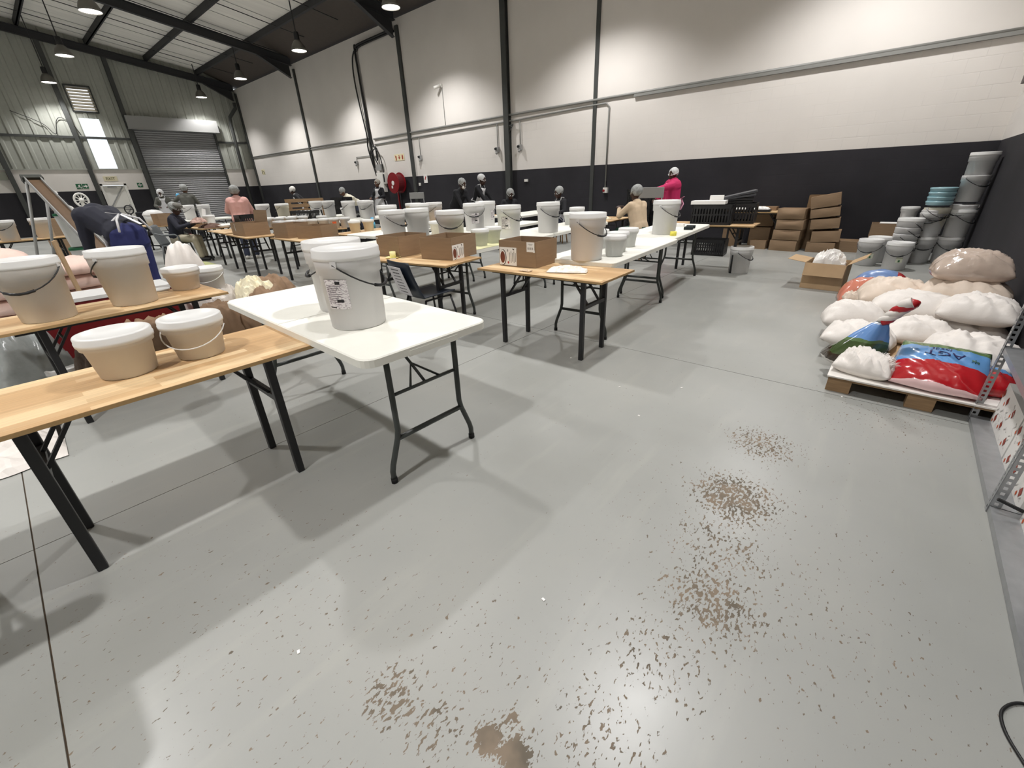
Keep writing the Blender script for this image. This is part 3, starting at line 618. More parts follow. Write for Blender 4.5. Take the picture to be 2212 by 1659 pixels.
for lab, x, y, hz in [('pail with a black handle loop, left of its cream twin before the long wooden pallet', -12.6, 4.75, 40), ('pail with a black handle, left arm of the V made by two handles', -12.55, 6.15, 70), ('pail with a black handle, right arm of the V made by two handles', -12.2, 6.35, 20),
    ('pail left of the bent cream jacket worker', -10.75, 6.12, -30), ('pail just in front of the bent cream jacket worker', -10.5, 6.42, None), ('pail with slanting handle in front of the apron worker at the fuse board', -10.1, 6.25, 15),
    ('pail with slanting handle in front of the grey jacket worker', -16.6, 4.12, 20), ('pail without handle right of the grey jacket worker', -16.3, 4.45, None)]:
    pail(lab, P20, (x, y, zt), None if hz is None else R(hz))
pail('cream pail right of the looped handle pail, before the long wooden pallet', P20C, (-12.45, 5.18, zt), R(-30))
pail('small pail standing in front of two bigger ones near the seated worker', P10, (-13.1, 3.62, zw), None, group='medium pails')
pail('lidded pail at the far left edge, with a black spot of handle', P20W, (-13.75, .18, zw), R(60)); pail('lidded pail under the leaning chute at far left', P20W, (-14.0, .72, zw), R(-60))
# small tubs
def tub(label, loc, kind=P5, group='small white tubs'): return pail(label, kind, loc, None, None, name='small_tub', group=group)
tub('milky small tub nearest the camera of the four beside the right hand row pail', (-2.02, 3.86, zt), P5C, 'milky tubs by the pail'); tub('milky small tub second of the four beside the right hand row pail', (-2.12, 4.12, zt), P5C, 'milky tubs by the pail')
tub('milky small tub furthest right of the four beside the right hand row pail', (-2.2, 4.5, zt), P5C, 'milky tubs by the pail'); tub('milky small tub partly hidden behind the others beside the right hand row pail', (-2.42, 4.25, zt), P5C, 'milky tubs by the pail')
tub('pale tub on the yellow sheet, nearer one of two', (-3.78, 3.8, zt), P5C, 'tubs on the yellow sheet'); tub('pale tub on the yellow sheet, further one of two', (-3.83, 4.08, zt), P5C, 'tubs on the yellow sheet')
tub('pale greenish tub left one of two behind the left cardboard box', (-5.55, 4.32, zt), P5W, 'pale tubs behind the box'); tub('pale greenish tub right one of two behind the left cardboard box', (-5.32, 4.42, zt), P5W, 'pale tubs behind the box')
tub('beige tub left one of two at the end of the wood table', (-7.52, 4.33, zw), P5W, 'beige tubs'); tub('beige tub right one of two at the end of the wood table', (-7.5, 4.6, zw), P5W, 'beige tubs')
tub('small tub with a white lid beside the sagging handle pail, by the dark wall', (-4.25, 6.45, zt), P5C)
words = ['leftmost', 'second', 'third', 'fourth', 'fifth', 'sixth', 'rightmost']
for k in range(7):
    o = tub('small white tub, %s of the front line behind the cardboard boxes' % words[k] if k != 5 else 'small white tub with a square orange label, behind the cardboard boxes', (-9.32 + .1 * k, 3.74 + .18 * k, zw))
    if k == 5: MB().box((0, -.098, .1), (.075, .003, .06)).build('orange_label', ORANGE, o, rz=R(60))
for rI, (nm, x0, y0) in enumerate((('second', -10.72, 4.05), ('third', -10.95, 4.2))):
    for k in range(4): tub('small white tub, %s from left in the %s line behind the cardboard boxes' % (['first', 'second', 'third', 'fourth'][k], nm), (x0 + .1 * k, y0 + .23 * k, zw))
tub('small white tub standing alone in front of the black bottle crate', (-9.95, 4.95, zw))
tub('small white tub between the two groups of tall pails far back', (-12.3, 6.85, .77))
# ---------------------------------------------------------------- cartons
def open_carton(label, loc, rz, w, d, h, flaps=(), m=CARD, group='open cartons', name='cardboard_box'):
    o = thing(name, label, 'box', loc, rz, group); t = .005
    MB().box((0, 0, t / 2), (w - .002, d - .002, t)).build('base_panel', CARD_IN, o)
    for cx, cy, a, b in ((0, d / 2, w, t), (0, -d / 2, w, t), (w / 2, 0, t, d - t), (-w / 2, 0, t, d - t)):
        MB().box((cx, cy, h / 2 + .001), (a, b, h - .002)).build('side_panel', m, o)
    for (side, ang, ln) in flaps:
        ca, sa = math.cos(ang), math.sin(ang); b = MB()
        if side in 'fb':
            s = -1 if side == 'f' else 1
            b.box((0, s * (d / 2 + ca * ln / 2), h + sa * ln / 2), (w - .01, ln, t), rot=Matrix.Rotation(s * ang, 3, 'X'))
        else:
            s = -1 if side == 'l' else 1
            b.box((s * (w / 2 + ca * ln / 2), 0, h + sa * ln / 2), (ln, d - .01, t), rot=Matrix.Rotation(-s * ang, 3, 'Y'))
        b.build('flap', m, o)
    return o
def closed_carton(label, loc, rot, w, d, h, m=CARD, group='closed cartons', bulge=0.0):
    o = thing('cardboard_box', label, 'box', loc, 0, group, rot=rot)
    b = MB()
    def face(u, v):  # bulging front face
        return ((u - .5) * w, -d / 2 - bulge * math.sin(PI * u) * math.sin(PI * v), v * h)
    b.box((0, .003, h / 2), (w, d - .006, h)); b.grid(face, 10, 8); b.build('carton_body', m, o)
    MB().box((0, -.002, h + .002), (w, .004, .004)).box((0, 0, h + .0015), (w * .98, d * .46, .003)).build('flap', m, o)
    MB().box((0, 0, h + .0036), (w * .96, .05, .001)).build('tape', mat('brown_tape', c(150, 116, 74), .3), o)
    return o
# pictures printed on the stew cartons: white sheet, brown bowl, text bars
INKB = mat('brown_print', c(112, 58, 40), .6); INKD = mat('dark_print', c(44, 40, 34), .6); INKG = mat('grey_print', c(150, 146, 140), .6); INKR = mat('red_print', c(170, 62, 58), .6)
def carton_print(parent, cx, cy, cz, w, h, rz, flip=1):
    """flat print on a side panel; local frame: x along panel, z up, -y outward"""
    L_ = MB().box((0, 0, 0), (w, .002, h)).build('printed_label', PAPER, parent, (cx, cy, cz), rz)
    def ell(x, z, rx, rz_, m, nm, lift):
        MB().add([(x + rx * math.cos(2 * PI * k / 20), -lift, z + rz_ * math.sin(2 * PI * k / 20)) for k in range(20)], [tuple(range(20))]).build(nm, m, L_)
    ell(-w * .29 * flip, -h * .06, w * .2, h * .44, INKD, 'bowl_rim', .0016); ell(-w * .31 * flip, -h * .06, w * .175, h * .41, PAPER, 'bowl_gap', .002); ell(-w * .31 * flip, -h * .06, w * .14, h * .33, INKB, 'bowl_food', .0024)
    ell(-w * .01, h * .33, w * .035, h * .08, INKG, 'leaf_dot', .0018); ell(w * .02, -h * .34, w * .05, h * .07, INKR, 'berry', .0018)
    b = MB()
    for k in range(5): b.box((w * (.1 + .085 * k), -.0016, -h * .03), (w * .035, .0008, h * (.5 + .14 * (k % 2))))
    b.build('lettering', INKG, L_)
    MB().box((w * .33, -.0016, h * .4), (w * .1, .0008, h * .06), rot=Matrix.Rotation(.5, 3, 'Y')).build('leaf_print', INKD, L_)
o = open_carton('open cardboard box with bowl picture and white label, on the near wood table', (-2.64, 3.295, zw), R(4), .42, .365, .232)
carton_print(o, -.105, -.1862, .09, .2, .165, 0)
l = MB().box((0, 0, 0), (.085, .002, .085)).build('address_label', PAPER, o, (.155, -.186, .185)); b = MB()
for k in range(3): b.box((0, -.0014, .026 - .004 * k), (.05 - .01 * k, .0006, .0016))
for k in range(6): b.box((-.03 + .011 * k, -.0014, -.012), (.005 + .002 * (k % 2), .0006, .02))
b.build('lettering', INKG, l)
MB().box((.196, -.19, .15), (.014, .004, .02)).build('tape_scrap', PAPER, o)
o = open_carton('open cardboard box at the right end of its wood table, picture on its right side', (-3.72, 3.235, zw), R(12), .41, .47, .226)
carton_print(o, .2072, -.12, .075, .21, .15, PI / 2)
o = open_carton('open plain cardboard box left of the picture box, behind a yellow dish', (-4.375, 3.09, zw), R(6), .37, .44, .222)
MB().box((-.165, -.222, .2), (.022, .003, .012)).build('tape_scrap', PAPER, o)
o = open_carton('open cardboard box with a tall raised back flap, beside the pink jacket worker', (-9.33, 3.2, zw), R(-1), .66, .44, .222, flaps=(('b', R(82), .2),))
MB().box((-.11, -.2235, .14), (.018, .003, .13)).build('tape_strip', LID, o)
open_carton('plain cardboard box behind the tall pails, left one of two on its table', (-7.98, 3.38, zw), R(8), .42, .4, .23)
open_carton('plain low cardboard box behind the tall pails, right one of two on its table', (-7.38, 3.55, zw), R(22), .5, .4, .2)
o = open_carton('open cardboard box on the floor with spread flaps and crumpled white paper inside', (-.56, 7.22, 0), R(-3), .46, .46, .34, flaps=(('f', R(-66), .17), ('l', R(8), .22), ('r', R(32), .2)), m=CARD_L)
from mathutils import noise as mnoise
def crumple(name, label, loc, sz, m, seed, cat='paper', rz=0.0, n=26, amp=.55):
    off = Vector((seed * 7.3, seed * 3.1, 0)); big = max(sz[0], sz[1])
    def f(u, v):
        a, b = u * 2 - 1, v * 2 - 1; k = (max(0, 1 - a * a) * max(0, 1 - b * b)) ** .45
        q = Vector((u * sz[0], v * sz[1], 0)) / big
        h = 1 - abs(mnoise.noise(q * 4 + off)) * 1.9 + .35 * (1 - 2 * abs(mnoise.noise(q * 9 + off))) - .25
        w = mnoise.noise(q * 5 + off * 2) * .14
        return (a * sz[0] / 2 * (1 + w), b * sz[1] / 2 * (1 - w), max(.002, sz[2] * k * (1 - amp + amp * h)) + .003)
    b = MB().grid(f, n, n, smooth=False); o = b.build(name, m, None, loc, rz)
    sd = o.modifiers.new('thickness', 'SOLIDIFY'); sd.thickness = .002; sd.offset = 1
    return tag(o, label, cat)
crumple('packing_paper', 'crumpled white paper sticking out of the open box on the floor', (-.56, 7.24, .3), (.36, .34, .2), PAPER, 3)
# carton stacks along the dark wall
zz = 0
for k, (w, h, dx, b_) in enumerate(((.50, .215, -.02, .015), (.48, .2, .0, .03), (.46, .19, .02, .045), (.47, .205, .0, .05))):
    closed_carton('brown carton in the left leaning stack by the dark wall, %s' % ['at the bottom', 'second up', 'third up', 'on top'][k], (-1.62 + dx, 10.52, zz), (0, 0, R(-6)), .48, .36, h - .012, bulge=b_, group='cartons of the left stack'); zz += h
zz = 0
for k, (h, dx, dz, tilt) in enumerate(((.2, -.02, .0, 0), (.21, .03, .0, R(-3)), (.19, -.03, .03, R(-5)), (.17, -.07, .05, R(-8)), (.22, -.1, .06, R(-11)))):
    closed_carton('brown carton in the toppling right stack by the dark wall, %s' % ['at the bottom', 'second up', 'third up', 'fourth up', 'tilted on top'][k], (-1.02 + dx, 10.6, zz + dz), (0, tilt, R(4)), .46, .36, h - .012, group='cartons of the right stack', bulge=.01); zz += h
open_carton('big open carton leaning behind the two carton stacks', (-1.22, 11.0, .58), R(3), .5, .28, .44, m=CARD_IN); closed_carton('carton hidden behind the two carton stacks, under the big open one', (-1.22, 11.0, 0), (0, 0, 0), .5, .3, .56)
for lab, x, y, z, w, d, h in [('brown carton standing under the table with black trays', -2.75, 10.75, 0, .3, .3, .42), ('brown carton left of the left stack, under the trays table', -2.2, 10.95, 0, .4, .35, .4), ('brown carton on another, left of the left stack', -2.2, 10.97, .42, .4, .33, .38), ('low carton in front of the left stack, with white paper', -2.12, 10.55, 0, .3, .25, .17), ('low flat carton right of the carton stacks by the dark wall', -.62, 10.9, 0, .4, .4, .2)]:
    closed_carton(lab, (x, y, z), (0, 0, R(rnd.uniform(-5, 5))), w, d, h)
o = open_carton('brown carton among the pails by the right corner, with a white sheet on it', (-.1, 10.75, .3), R(3), .5, .36, .24); closed_carton('carton under the paper topped one among the corner pails', (-.1, 10.75, 0), (0, 0, R(2)), .48, .38, .29)
tag(MB().box((-.06, 10.72, .548), (.36, .28, .006)).build('paper_sheet', PAPER), 'white sheet lying on the carton among the corner pails', 'paper')
pail('small white pail standing on the paper topped carton in the corner', P10, (.12, 10.9, .552), None, group='medium pails')
for lab, x, y, z, rz in [('brown carton lid lying flat on the far table by the seated worker', -13.3, 3.5, zw, 5)]:
    open_carton(lab, (x, y, z), R(rz), .5, .4, .08)
open_carton('open brown carton on the table with the clear domed bin', (-15.2, 3.12, zw), R(10), .4, .35, .3)
closed_carton('brown carton far left behind the leaning chute', (-15.6, 1.0, 0), (0, 0, 0), .5, .4, 1.05)
# ---------------------------------------------------------------- corner pails (stacked columns)
def column(label, kind, x, y, zs, hz, lidtop=True, grp='stacked pails in the corner'):
    words = ['at the bottom', 'second up', 'third up', 'fourth up', 'fifth up', 'sixth up']
    for k, z in enumerate(zs):
        pail('%s, %s' % (label, words[k] if k < len(zs) - 1 or len(zs) == 1 else 'topmost'), kind, (x + .012 * ((k * 5) % 3 - 1), y, z), R(hz + 37 * k), lid=(z != zs[-1]) or lidtop, group=grp)
column('white pail of the tall column in the right corner', P20, .74, 10.1, (0, .413), 20)
for k, z in enumerate((.52, .935, 1.21)):
    pail('white pail nested in the tall leaning column in the right corner, %s of three' % ['lowest', 'middle', 'top'][k], P20, (.75, 10.12, z), R(-20 + 60 * k) if k < 2 else None, lid=(k == 2), group='nested pails')
column('white pail of the nested column behind the front corner pails', P20, .42, 10.0, (0,), 10)
for k, z in enumerate((.41, .45, .49)): pail('white pail nested in the middle corner column, %s of three' % ['lowest', 'middle', 'top'][k], P20C if k == 2 else P20, (.42 + .01 * k, 10.02, z), R(30 * k - 20), lid=False, group='nested pails')
for k, z in enumerate((.89, .955, 1.02, 1.085)): tag(MB().lathe([(0, 0), (.155, 0), (.16, .03), (.168, .045), (.165, .06), (.15, .064), (0, .06)], 28).build('pail_lid', BLUEW, None, (.43, 10.0, z)), 'pale blue wrapped lid in the pile on the middle corner column, %s' % ['lowest', 'second', 'third', 'topmost'][k], 'lid', 'pile of wrapped lids')
pail('white pail standing right behind the front corner pails, holding nested pails', P20, (.16, 9.75, 0), R(60), lid=False, group='stacked pails in the corner')
for k, z in enumerate((.1, .2, .3)): pail('white pail nested behind the front corner pair, %s one' % ['lowest', 'middle', 'top'][k], P20, (.165, 9.75, z), R(60 + 25 * k), lid=(k == 2), group='nested pails')
pail('front corner pail with a green leaf logo, left one of two', P20, (-.24, 9.35, 0), R(-8)); pail('front corner pail with a green leaf logo, right one of two', P20, (.13, 9.1, 0), R(0)); pail('corner pail behind the left leaf logo pail, black tape on its lid', P20, (-.14, 9.75, 0), None)
for p_ in [q for q in bpy.data.objects if 'leaf logo' in str(q.get('label', '')) and q.get('label', '').startswith('front')]:
    MB().lathe([(.152, .12), (.153, .2)], 6, a0=-1.55, a1=-1.0).build('faded_label', mat('faded_green_label', c(206, 210, 190), .5), p_); MB().lathe([(.154, .13), (.1545, .16)], 4, a0=-1.36, a1=-1.2).build('leaf_logo', mat('leaf_green_print', c(60, 104, 70), .4), p_)
# ---------------------------------------------------------------- sacks
def sack(label, loc, rz, L, Wd, H, m=SACK, seed=0, name='full_sack', cat='sack', p=2.6, tilt=0.0, group=None, n=30, wr=.012, ex=.62, skew=0.0):
    r = random.Random(seed); ph = [(r.uniform(1, 5), r.uniform(1, 5), r.uniform(0, 6), r.uniform(.3, 1)) for _ in range(7)]
    def prof(a, b): return (max(0, 1 - abs(a) ** p) * max(0, 1 - abs(b) ** p)) ** ex
    def wob(a, b): return sum(q[3] * math.sin(q[0] * a * 3 + q[1] * b * 3 + q[2]) for q in ph) * wr / 2
    def top(u, v):
        a, b = u * 2 - 1, v * 2 - 1; k = prof(a, b)
        pinch = 1 - .07 * (1 - abs(abs(a) - abs(b)))
        return (a * L / 2 * pinch, b * Wd / 2 * pinch, H * .28 + H * .72 * k * (1 - skew * b) + (wob(a, b) + abs(wob(b * 2, a * 2)) * .9 - abs(wob(a * 4 + 1, b * 5)) * .5) * min(1, k * 1.6))
    def bot(u, v):
        a, b = (1 - u) * 2 - 1, v * 2 - 1; k = prof(a, b); pinch = 1 - .07 * (1 - abs(abs(a) - abs(b)))
        return (a * L / 2 * pinch, b * Wd / 2 * pinch, H * .28 * (1 - min(1, k * 1.7)))
    b = MB().grid(top, n, int(n * .75)).grid(bot, n, int(n * .75)); o = b.build(name, m, None, loc, rz, recalc=False); o.rotation_euler = (tilt, 0, rz)
    bm = bmesh.new(); bm.from_mesh(o.data); bmesh.ops.remove_doubles(bm, verts=bm.verts, dist=.0008); bmesh.ops.recalc_face_normals(bm, faces=bm.faces); bm.to_mesh(o.data); bm.free()
    return tag(o, label, cat, group), (lambda x, y: top(x / L + .5, y / Wd + .5)[2])
# pallets
def pallet(label, loc, rz, w, d, board=None):
    o = thing('timber_pallet', label, 'pallet', loc, rz, 'pallets under the sacks')
    bm_ = MB().box((0, 0, .045), (.14, .1, .09)).mesh('block', PALWOOD)
    for x in (-w / 2 + .07, 0, w / 2 - .07):
        for y in (-d / 2 + .06, 0, d / 2 - .06): link('block', bm_, o, (x, y, 0))
    for k in range(7): MB().box((0, -d / 2 + .06 + k * (d - .12) / 6, .1), (w, .11, .018)).build('plank', PALWOOD, o)
    return o
pallet('timber pallet at the rack with a white board, printed sacks on its front edge', (.42, 4.16, 0), 0, 1.02, 1.2); pallet('timber pallet behind the first, under the heap of white sacks', (.4, 5.44, 0), 0, 1.04, 1.2)
tag(MB().box((.4, 3.86, .1145), (1.0, .62, .01)).build('white_board', mat('white_hardboard', c(226, 222, 216), .6)), 'white hardboard sheet along the front edge of the pallet', 'board')
tag(MB().box((.42, 4.6, .1125), (.95, .8, .006)).build('cardboard_sheet', CARD_L), 'brown cardboard sheet lying between the sacks on the pallet', 'cardboard')
AGTM = band_material('printed_lentil_sack', [(0, c(232, 196, 196)), (.07, c(176, 26, 34)), (.44, c(98, 150, 204)), (.84, c(92, 122, 72)), (.97, c(220, 216, 210))], axis=1, rough=.2, coat=.7, lo=-.26, hi=.26)
ag, zf = sack('printed sack with red front, blue band and upside down AGT lettering, on the white board', (.47, 3.83, .2), R(-4), .48, .52, .1, AGTM, 5, wr=.006, skew=.5, tilt=R(20))
def on_sack(txt, size, m, cx, cy, parent, zf, rot=PI):
    me = text_mesh(txt, size, m); 
    for v in me.vertices:
        x, y = v.co.x, v.co.y; x, y = x * math.cos(rot) - y * math.sin(rot) + cx, x * math.sin(rot) + y * math.cos(rot) + cy
        v.co = (x, y, zf(x, y) + .0022 + v.co.z)
    return link('lettering', me, parent)
on_sack('AGT', .1, mat('dark_blue_print', c(46, 42, 92), .4), .0, .08, ag, zf); on_sack('foods', .045, mat('dark_blue_print', c(46, 42, 92), .4), -.02, .15, ag, zf, PI); on_sack('*', .1, mat('leaf_green_print', c(60, 104, 70), .4), .15, .075, ag, zf)
ag2, _ = sack('printed sack with red and blue bands behind the rack post', (.7, 3.9, .12), R(4), .3, .4, .13, AGTM, 8, wr=.006)
S1, _ = sack('torn white sack with frayed open end at the front corner of the pallet', (.09, 3.74, .12), R(-12), .36, .27, .15, SACK, 11, wr=.03)
b = MB(); r_ = random.Random(4)
for k in range(60):
    u = k / 59; p0 = Vector((.05 + .1 * u, .06 - .14 * u + r_.uniform(-.01, .01), .125)); b.bar(p0, p0 + Vector((r_.uniform(0, .05), r_.uniform(0, .04), r_.uniform(.0, .035))), .0022)
stuff(b.build('frayed_threads', SACK, S1))
LANDM = band_material('landscape_printed_sack', [(0, c(220, 216, 210)), (.06, c(60, 46, 30)), (.25, c(66, 84, 44)), (.55, c(92, 118, 74)), (.62, c(108, 150, 208)), (.97, c(190, 200, 216))], axis=2, rough=.22, coat=.6, lo=0, hi=.34, wob=.06)
o = thing('twisted_sack', 'twisted half empty sack with landscape print, red and white tail pointing up', 'sack', (-.02, 3.93, .12), R(10))
b = MB(); prof = [(.13, .0), (.155, .02), (.15, .08), (.12, .16), (.085, .24), (.05, .31), (.033, .34)]
n = 30; rows = []
for j, (rr, z) in enumerate(prof):
    rows.append([((rr * (1 + .12 * math.sin(i * 5 * 2 * PI / n + j)) * math.cos(2 * PI * i / n)) * 1.15 + .12 * z / .34, rr * (1 + .12 * math.sin(i * 5 * 2 * PI / n + j)) * math.sin(2 * PI * i / n) * .8 - .05 * z / .34, z) for i in range(n)])
b.add([p for r0 in rows for p in r0], [(j * n + i, j * n + (i + 1) % n, (j + 1) * n + (i + 1) % n, (j + 1) * n + i) for j in range(len(prof) - 1) for i in range(n)] + [tuple(reversed(range(n)))], True); b.build('sack_body', LANDM, o)
for q, (m_, of) in enumerate(((SACK, 0), (SACK, 2.1), (mat('red_sack_print', c(176, 34, 40), .35), 4.2))):
    P = [(.12 + .1 * t + .02 * math.cos(9 * t + of), -.05 - .05 * t + .02 * math.sin(9 * t + of), .34 + .17 * t) for t in [k / 12 for k in range(13)]]
    b = MB().tube(P, [.022 + .012 * (k / 12) * (1.2 if k > 9 else 1) for k in range(13)], 9); b.build('twisted_tail', m_, o)
MB().ball((.02, -.115, .06), (.055, .012, .04)).build('fruit_print', ORANGE, o)
for i, (lab, x, y, z, a, L_, W_, H_, m_) in enumerate([
    ('white sack behind the twisted sack, its seam facing front', -.0, 4.42, .12, -6, .5, .42, .17, SACK), ('creamy sack with corner pointing to the camera, middle of the heap', .37, 4.78, .12, 14, .5, .44, .19, SACK),
    ('large crumpled white sack right of the cardboard, by the rack post', .66, 4.4, .12, -10, .56, .58, .2, SACK), ('white sack at the left edge in the second row of the heap', -.08, 4.92, .12, 8, .5, .4, .24, SACK),
    ('broad white sack in the middle of the heap, second layer', .33, 5.14, .25, -5, .66, .46, .2, SACK), ('white sack with a puckered seam at the right side of the heap', .69, 5.0, .3, -8, .5, .48, .2, SACK),
    ('creamy plastic sack at the back of the heap, left of the shiny one', .16, 5.66, .2, 6, .6, .52, .26, SACK_B), ('creamy sack under the shiny film wrapped sack', .62, 5.45, .33, -6, .62, .5, .24, SACK_B), ('shiny film wrapped sack on top of the heap', .6, 5.5, .53, 4, .54, .42, .25, FILM),
    ('small creamy knot of a tied sack at the left of the heap', -.16, 5.2, .3, 20, .12, .1, .08, SACK_B), ('white sack filling the middle of the heap, first layer', .3, 5.2, .12, 3, .7, .5, .16, SACK), ('sack under the puckered one at the right side', .68, 5.05, .12, 3, .5, .5, .2, SACK), ('sack at the bottom under the shiny sack', .6, 5.6, .12, 3, .6, .5, .22, SACK_B)]):
    sack(lab, (x, y, z), R(a), L_, W_, H_, m_, 20 + i, group='sacks on the pallets', wr=.014)
PKM = band_material('salmon_printed_sack', [(0, c(120, 110, 96)), (.1, c(210, 130, 108)), (.9, c(206, 150, 130))], axis=0, rough=.2, coat=.6, lo=-.3, hi=.3)
sack('glossy salmon pink sack lying left behind the heap', (-.08, 6.25, .0), R(8), .5, .42, .34, PKM, 41, wr=.006)
BLM = band_material('blue_red_printed_sack', [(0, c(110, 140, 190)), (.7, c(170, 40, 44))], axis=0, rough=.3, coat=.4, lo=-.3, hi=.3)
sack('flat blue and red printed sack behind the salmon pink one', (.04, 6.75, .0), R(0), .6, .4, .36, BLM, 42, wr=.006)
# pinkish flour sacks at the left, in two stacks
for s_, (x, y, n_, lab) in enumerate(((-6.75, -.12, 7, 'left'), (-6.8, .40, 6, 'right'))):
    for k in range(n_):
        sack('pinkish flour sack of the %s stack behind the left table, %s' % (lab, ['at the bottom', 'second up', 'third up', 'fourth up', 'fifth up', 'sixth up', 'on top'][k] if k < n_ - 1 else 'on top'), (x + .02 * (k % 2), y + .015 * ((k * 3) % 4), .145 * k), R(90 + 3 * (k % 3)), .52, .74, .165, SACK_P, 60 + k + 10 * s_, group='pinkish flour sacks', wr=.006, n=18)
# brown paper sacks, cloth and rubbish between the tables
for i, (lab, x, y, z, a, L_, W_, H_, m_, wr_) in enumerate([('crumpled brown paper sack under the corner of the nearest white table', -4.5, 1.52, 0, 30, .55, .5, .6, PAPERB, .03), ('brown paper sack under the left wood table, right half', -4.75, 1.15, 0, -10, .5, .5, .5, PAPERB, .025), ('crumpled brown and white sack under the left wood table', -4.9, .65, 0, 12, .55, .5, .44, PAPERB, .03), ('brown paper sack standing behind the cloth heap', -5.0, 1.75, 0, 50, .6, .45, .62, PAPERB, .025), ('dark brown sack under the left wood table near its legs', -4.6, .22, 0, 0, .45, .4, .4, mat('dark_paper_sack', c(74, 60, 48), .85, bump=.5, bscale=12), .05)]):
    sack(lab, (x, y, z), R(a), L_, W_, H_, m_, 90 + i, name='paper_sack', wr=wr_, p=3.4, group='brown paper sacks')
crumple('cloth_heap', 'cream cloth and plastic heap on top of the brown paper sacks', (-4.72, 1.5, .5), (.4, .34, .22), mat('cream_rag', c(232, 224, 196), .8), 9, 'cloth'); crumple('cloth_heap', 'white plastic bag heap on the brown sacks, left of the cream cloth', (-4.95, 1.28, .48), (.28, .26, .18), SACK, 12, 'bag')
sack('white woven bag standing behind the pails of the left wood table', (-5.65, 1.2, 0), R(20), .42, .36, 1.0, SACK, 95, name='woven_bag', p=3, wr=.015, ex=.5)
tag(MB().lathe([(0, 0), (.07, 0), (.075, .006), (.075, .014), (.066, .012), (0, .01)], 28).build('loose_lid', LID, None, (-4.6, .74, zw)), 'loose white lid lying on the left wood table between the pails', 'lid')
crumple('leaf_scraps', 'yellow green leaf scraps on the floor under the seated worker', (-11.9, 2.8, 0), (.8, .5, .05), mat('pale_leaf_green', c(168, 172, 120), .8), 14, 'scraps')
crumple('plastic_sack', 'white plastic sack on the floor at the bottom left, under the front table', (-3.98, -.48, 0), (.8, .6, .1), SACK, 16, 'sack')
o = sack('grey translucent wrapped bundle under the left table at the image edge', (-4.95, -.22, 0), R(20), .55, .5, .58, mat('grey_plastic_wrap', c(140, 144, 142), .25, bump=.6, bscale=9, var=.2), 18, name='wrapped_bundle', cat='bundle', p=4, wr=.05)
pail('white pail lying low behind the grey wrapped bundle', P20, (-5.5, .02, 0), R(60)); pail('dust grey pail under the left table, handle resting on the floor', P10, (-4.75, .0, 0), R(110), hmat=HBm, z_h=.2)
o = thing('red_box', 'dark red plastic crate with a white lid under the left table', 'crate', (-5.35, .45, 0), R(90))
MB().box((0, 0, .33), (.95, .4, .66)).build('crate_body', mat('dark_red_plastic', c(112, 24, 28), .4), o); MB().box((0, 0, .675), (.97, .42, .03)).build('lid', LID, o)
tag(MB().box((0, 0, 0), (.012, .1, 1.1)).build('card_strip', CARD_L, None, (-6.2, .36, .55), R(70)), 'narrow cardboard strip standing up behind the left edge pail', 'cardboard').rotation_euler = (R(4), 0, R(70))
# ---------------------------------------------------------------- slotted angle rack on the right
def slotted_post(o, x, y, z0, z1, w=.038, sx=1, sy=1, nm='post'):
    b = MB()
    for fl_ in (0, 1):
        def P(u, v, z): return (x + sx * u, y + sy * v, z) if fl_ == 0 else (x + sx * v, y + sy * u, z)
        for u in (.006, w - .006):
            c0 = P(u, .001, (z0 + z1) / 2); b.box(c0, (.012, .002, z1 - z0) if fl_ == 0 else (.002, .012, z1 - z0))
        k = z0 + .0075
        while k < z1:
            c0 = P(w / 2, .001, k); b.box(c0, (w - .024, .002, .015) if fl_ == 0 else (.002, w - .024, .015)); k += .03
    return b.build(nm, GALV, o)
rk = thing('steel_rack', 'galvanised slotted angle rack along the right wall', 'rack', (0, 0, 0))
for (x, y, sx, sy) in ((.655, 3.60, 1, -1), (.655, 2.535, 1, 1), (.93, 3.60, -1, -1), (.93, 2.535, -1, 1), (.655, 1.45, 1, 1), (.93, 1.45, -1, 1)): slotted_post(rk, x, y, 0, 1.85, sx=sx, sy=sy)
for k, z in enumerate((.035, .49, 1.0, 1.5)):
    for (y0, y1) in ((2.535, 3.6), (1.45, 2.535)):
        if k >= 1 and y0 < 2: zz_ = z + .12
        else: zz_ = z
        b = MB().box((.793, (y0 + y1) / 2, zz_), (.27, y1 - y0 - .006, .003)).box((.66, (y0 + y1) / 2, zz_ - .016), (.003, y1 - y0 - .006, .032)).box((.926, (y0 + y1) / 2, zz_ - .016), (.003, y1 - y0 - .006, .032)); b.build('shelf', GALV, rk)
MB().bar((.66, 2.5, .1), (.93, 2.5, .02), .012).build('side_tie', BLACK, rk)
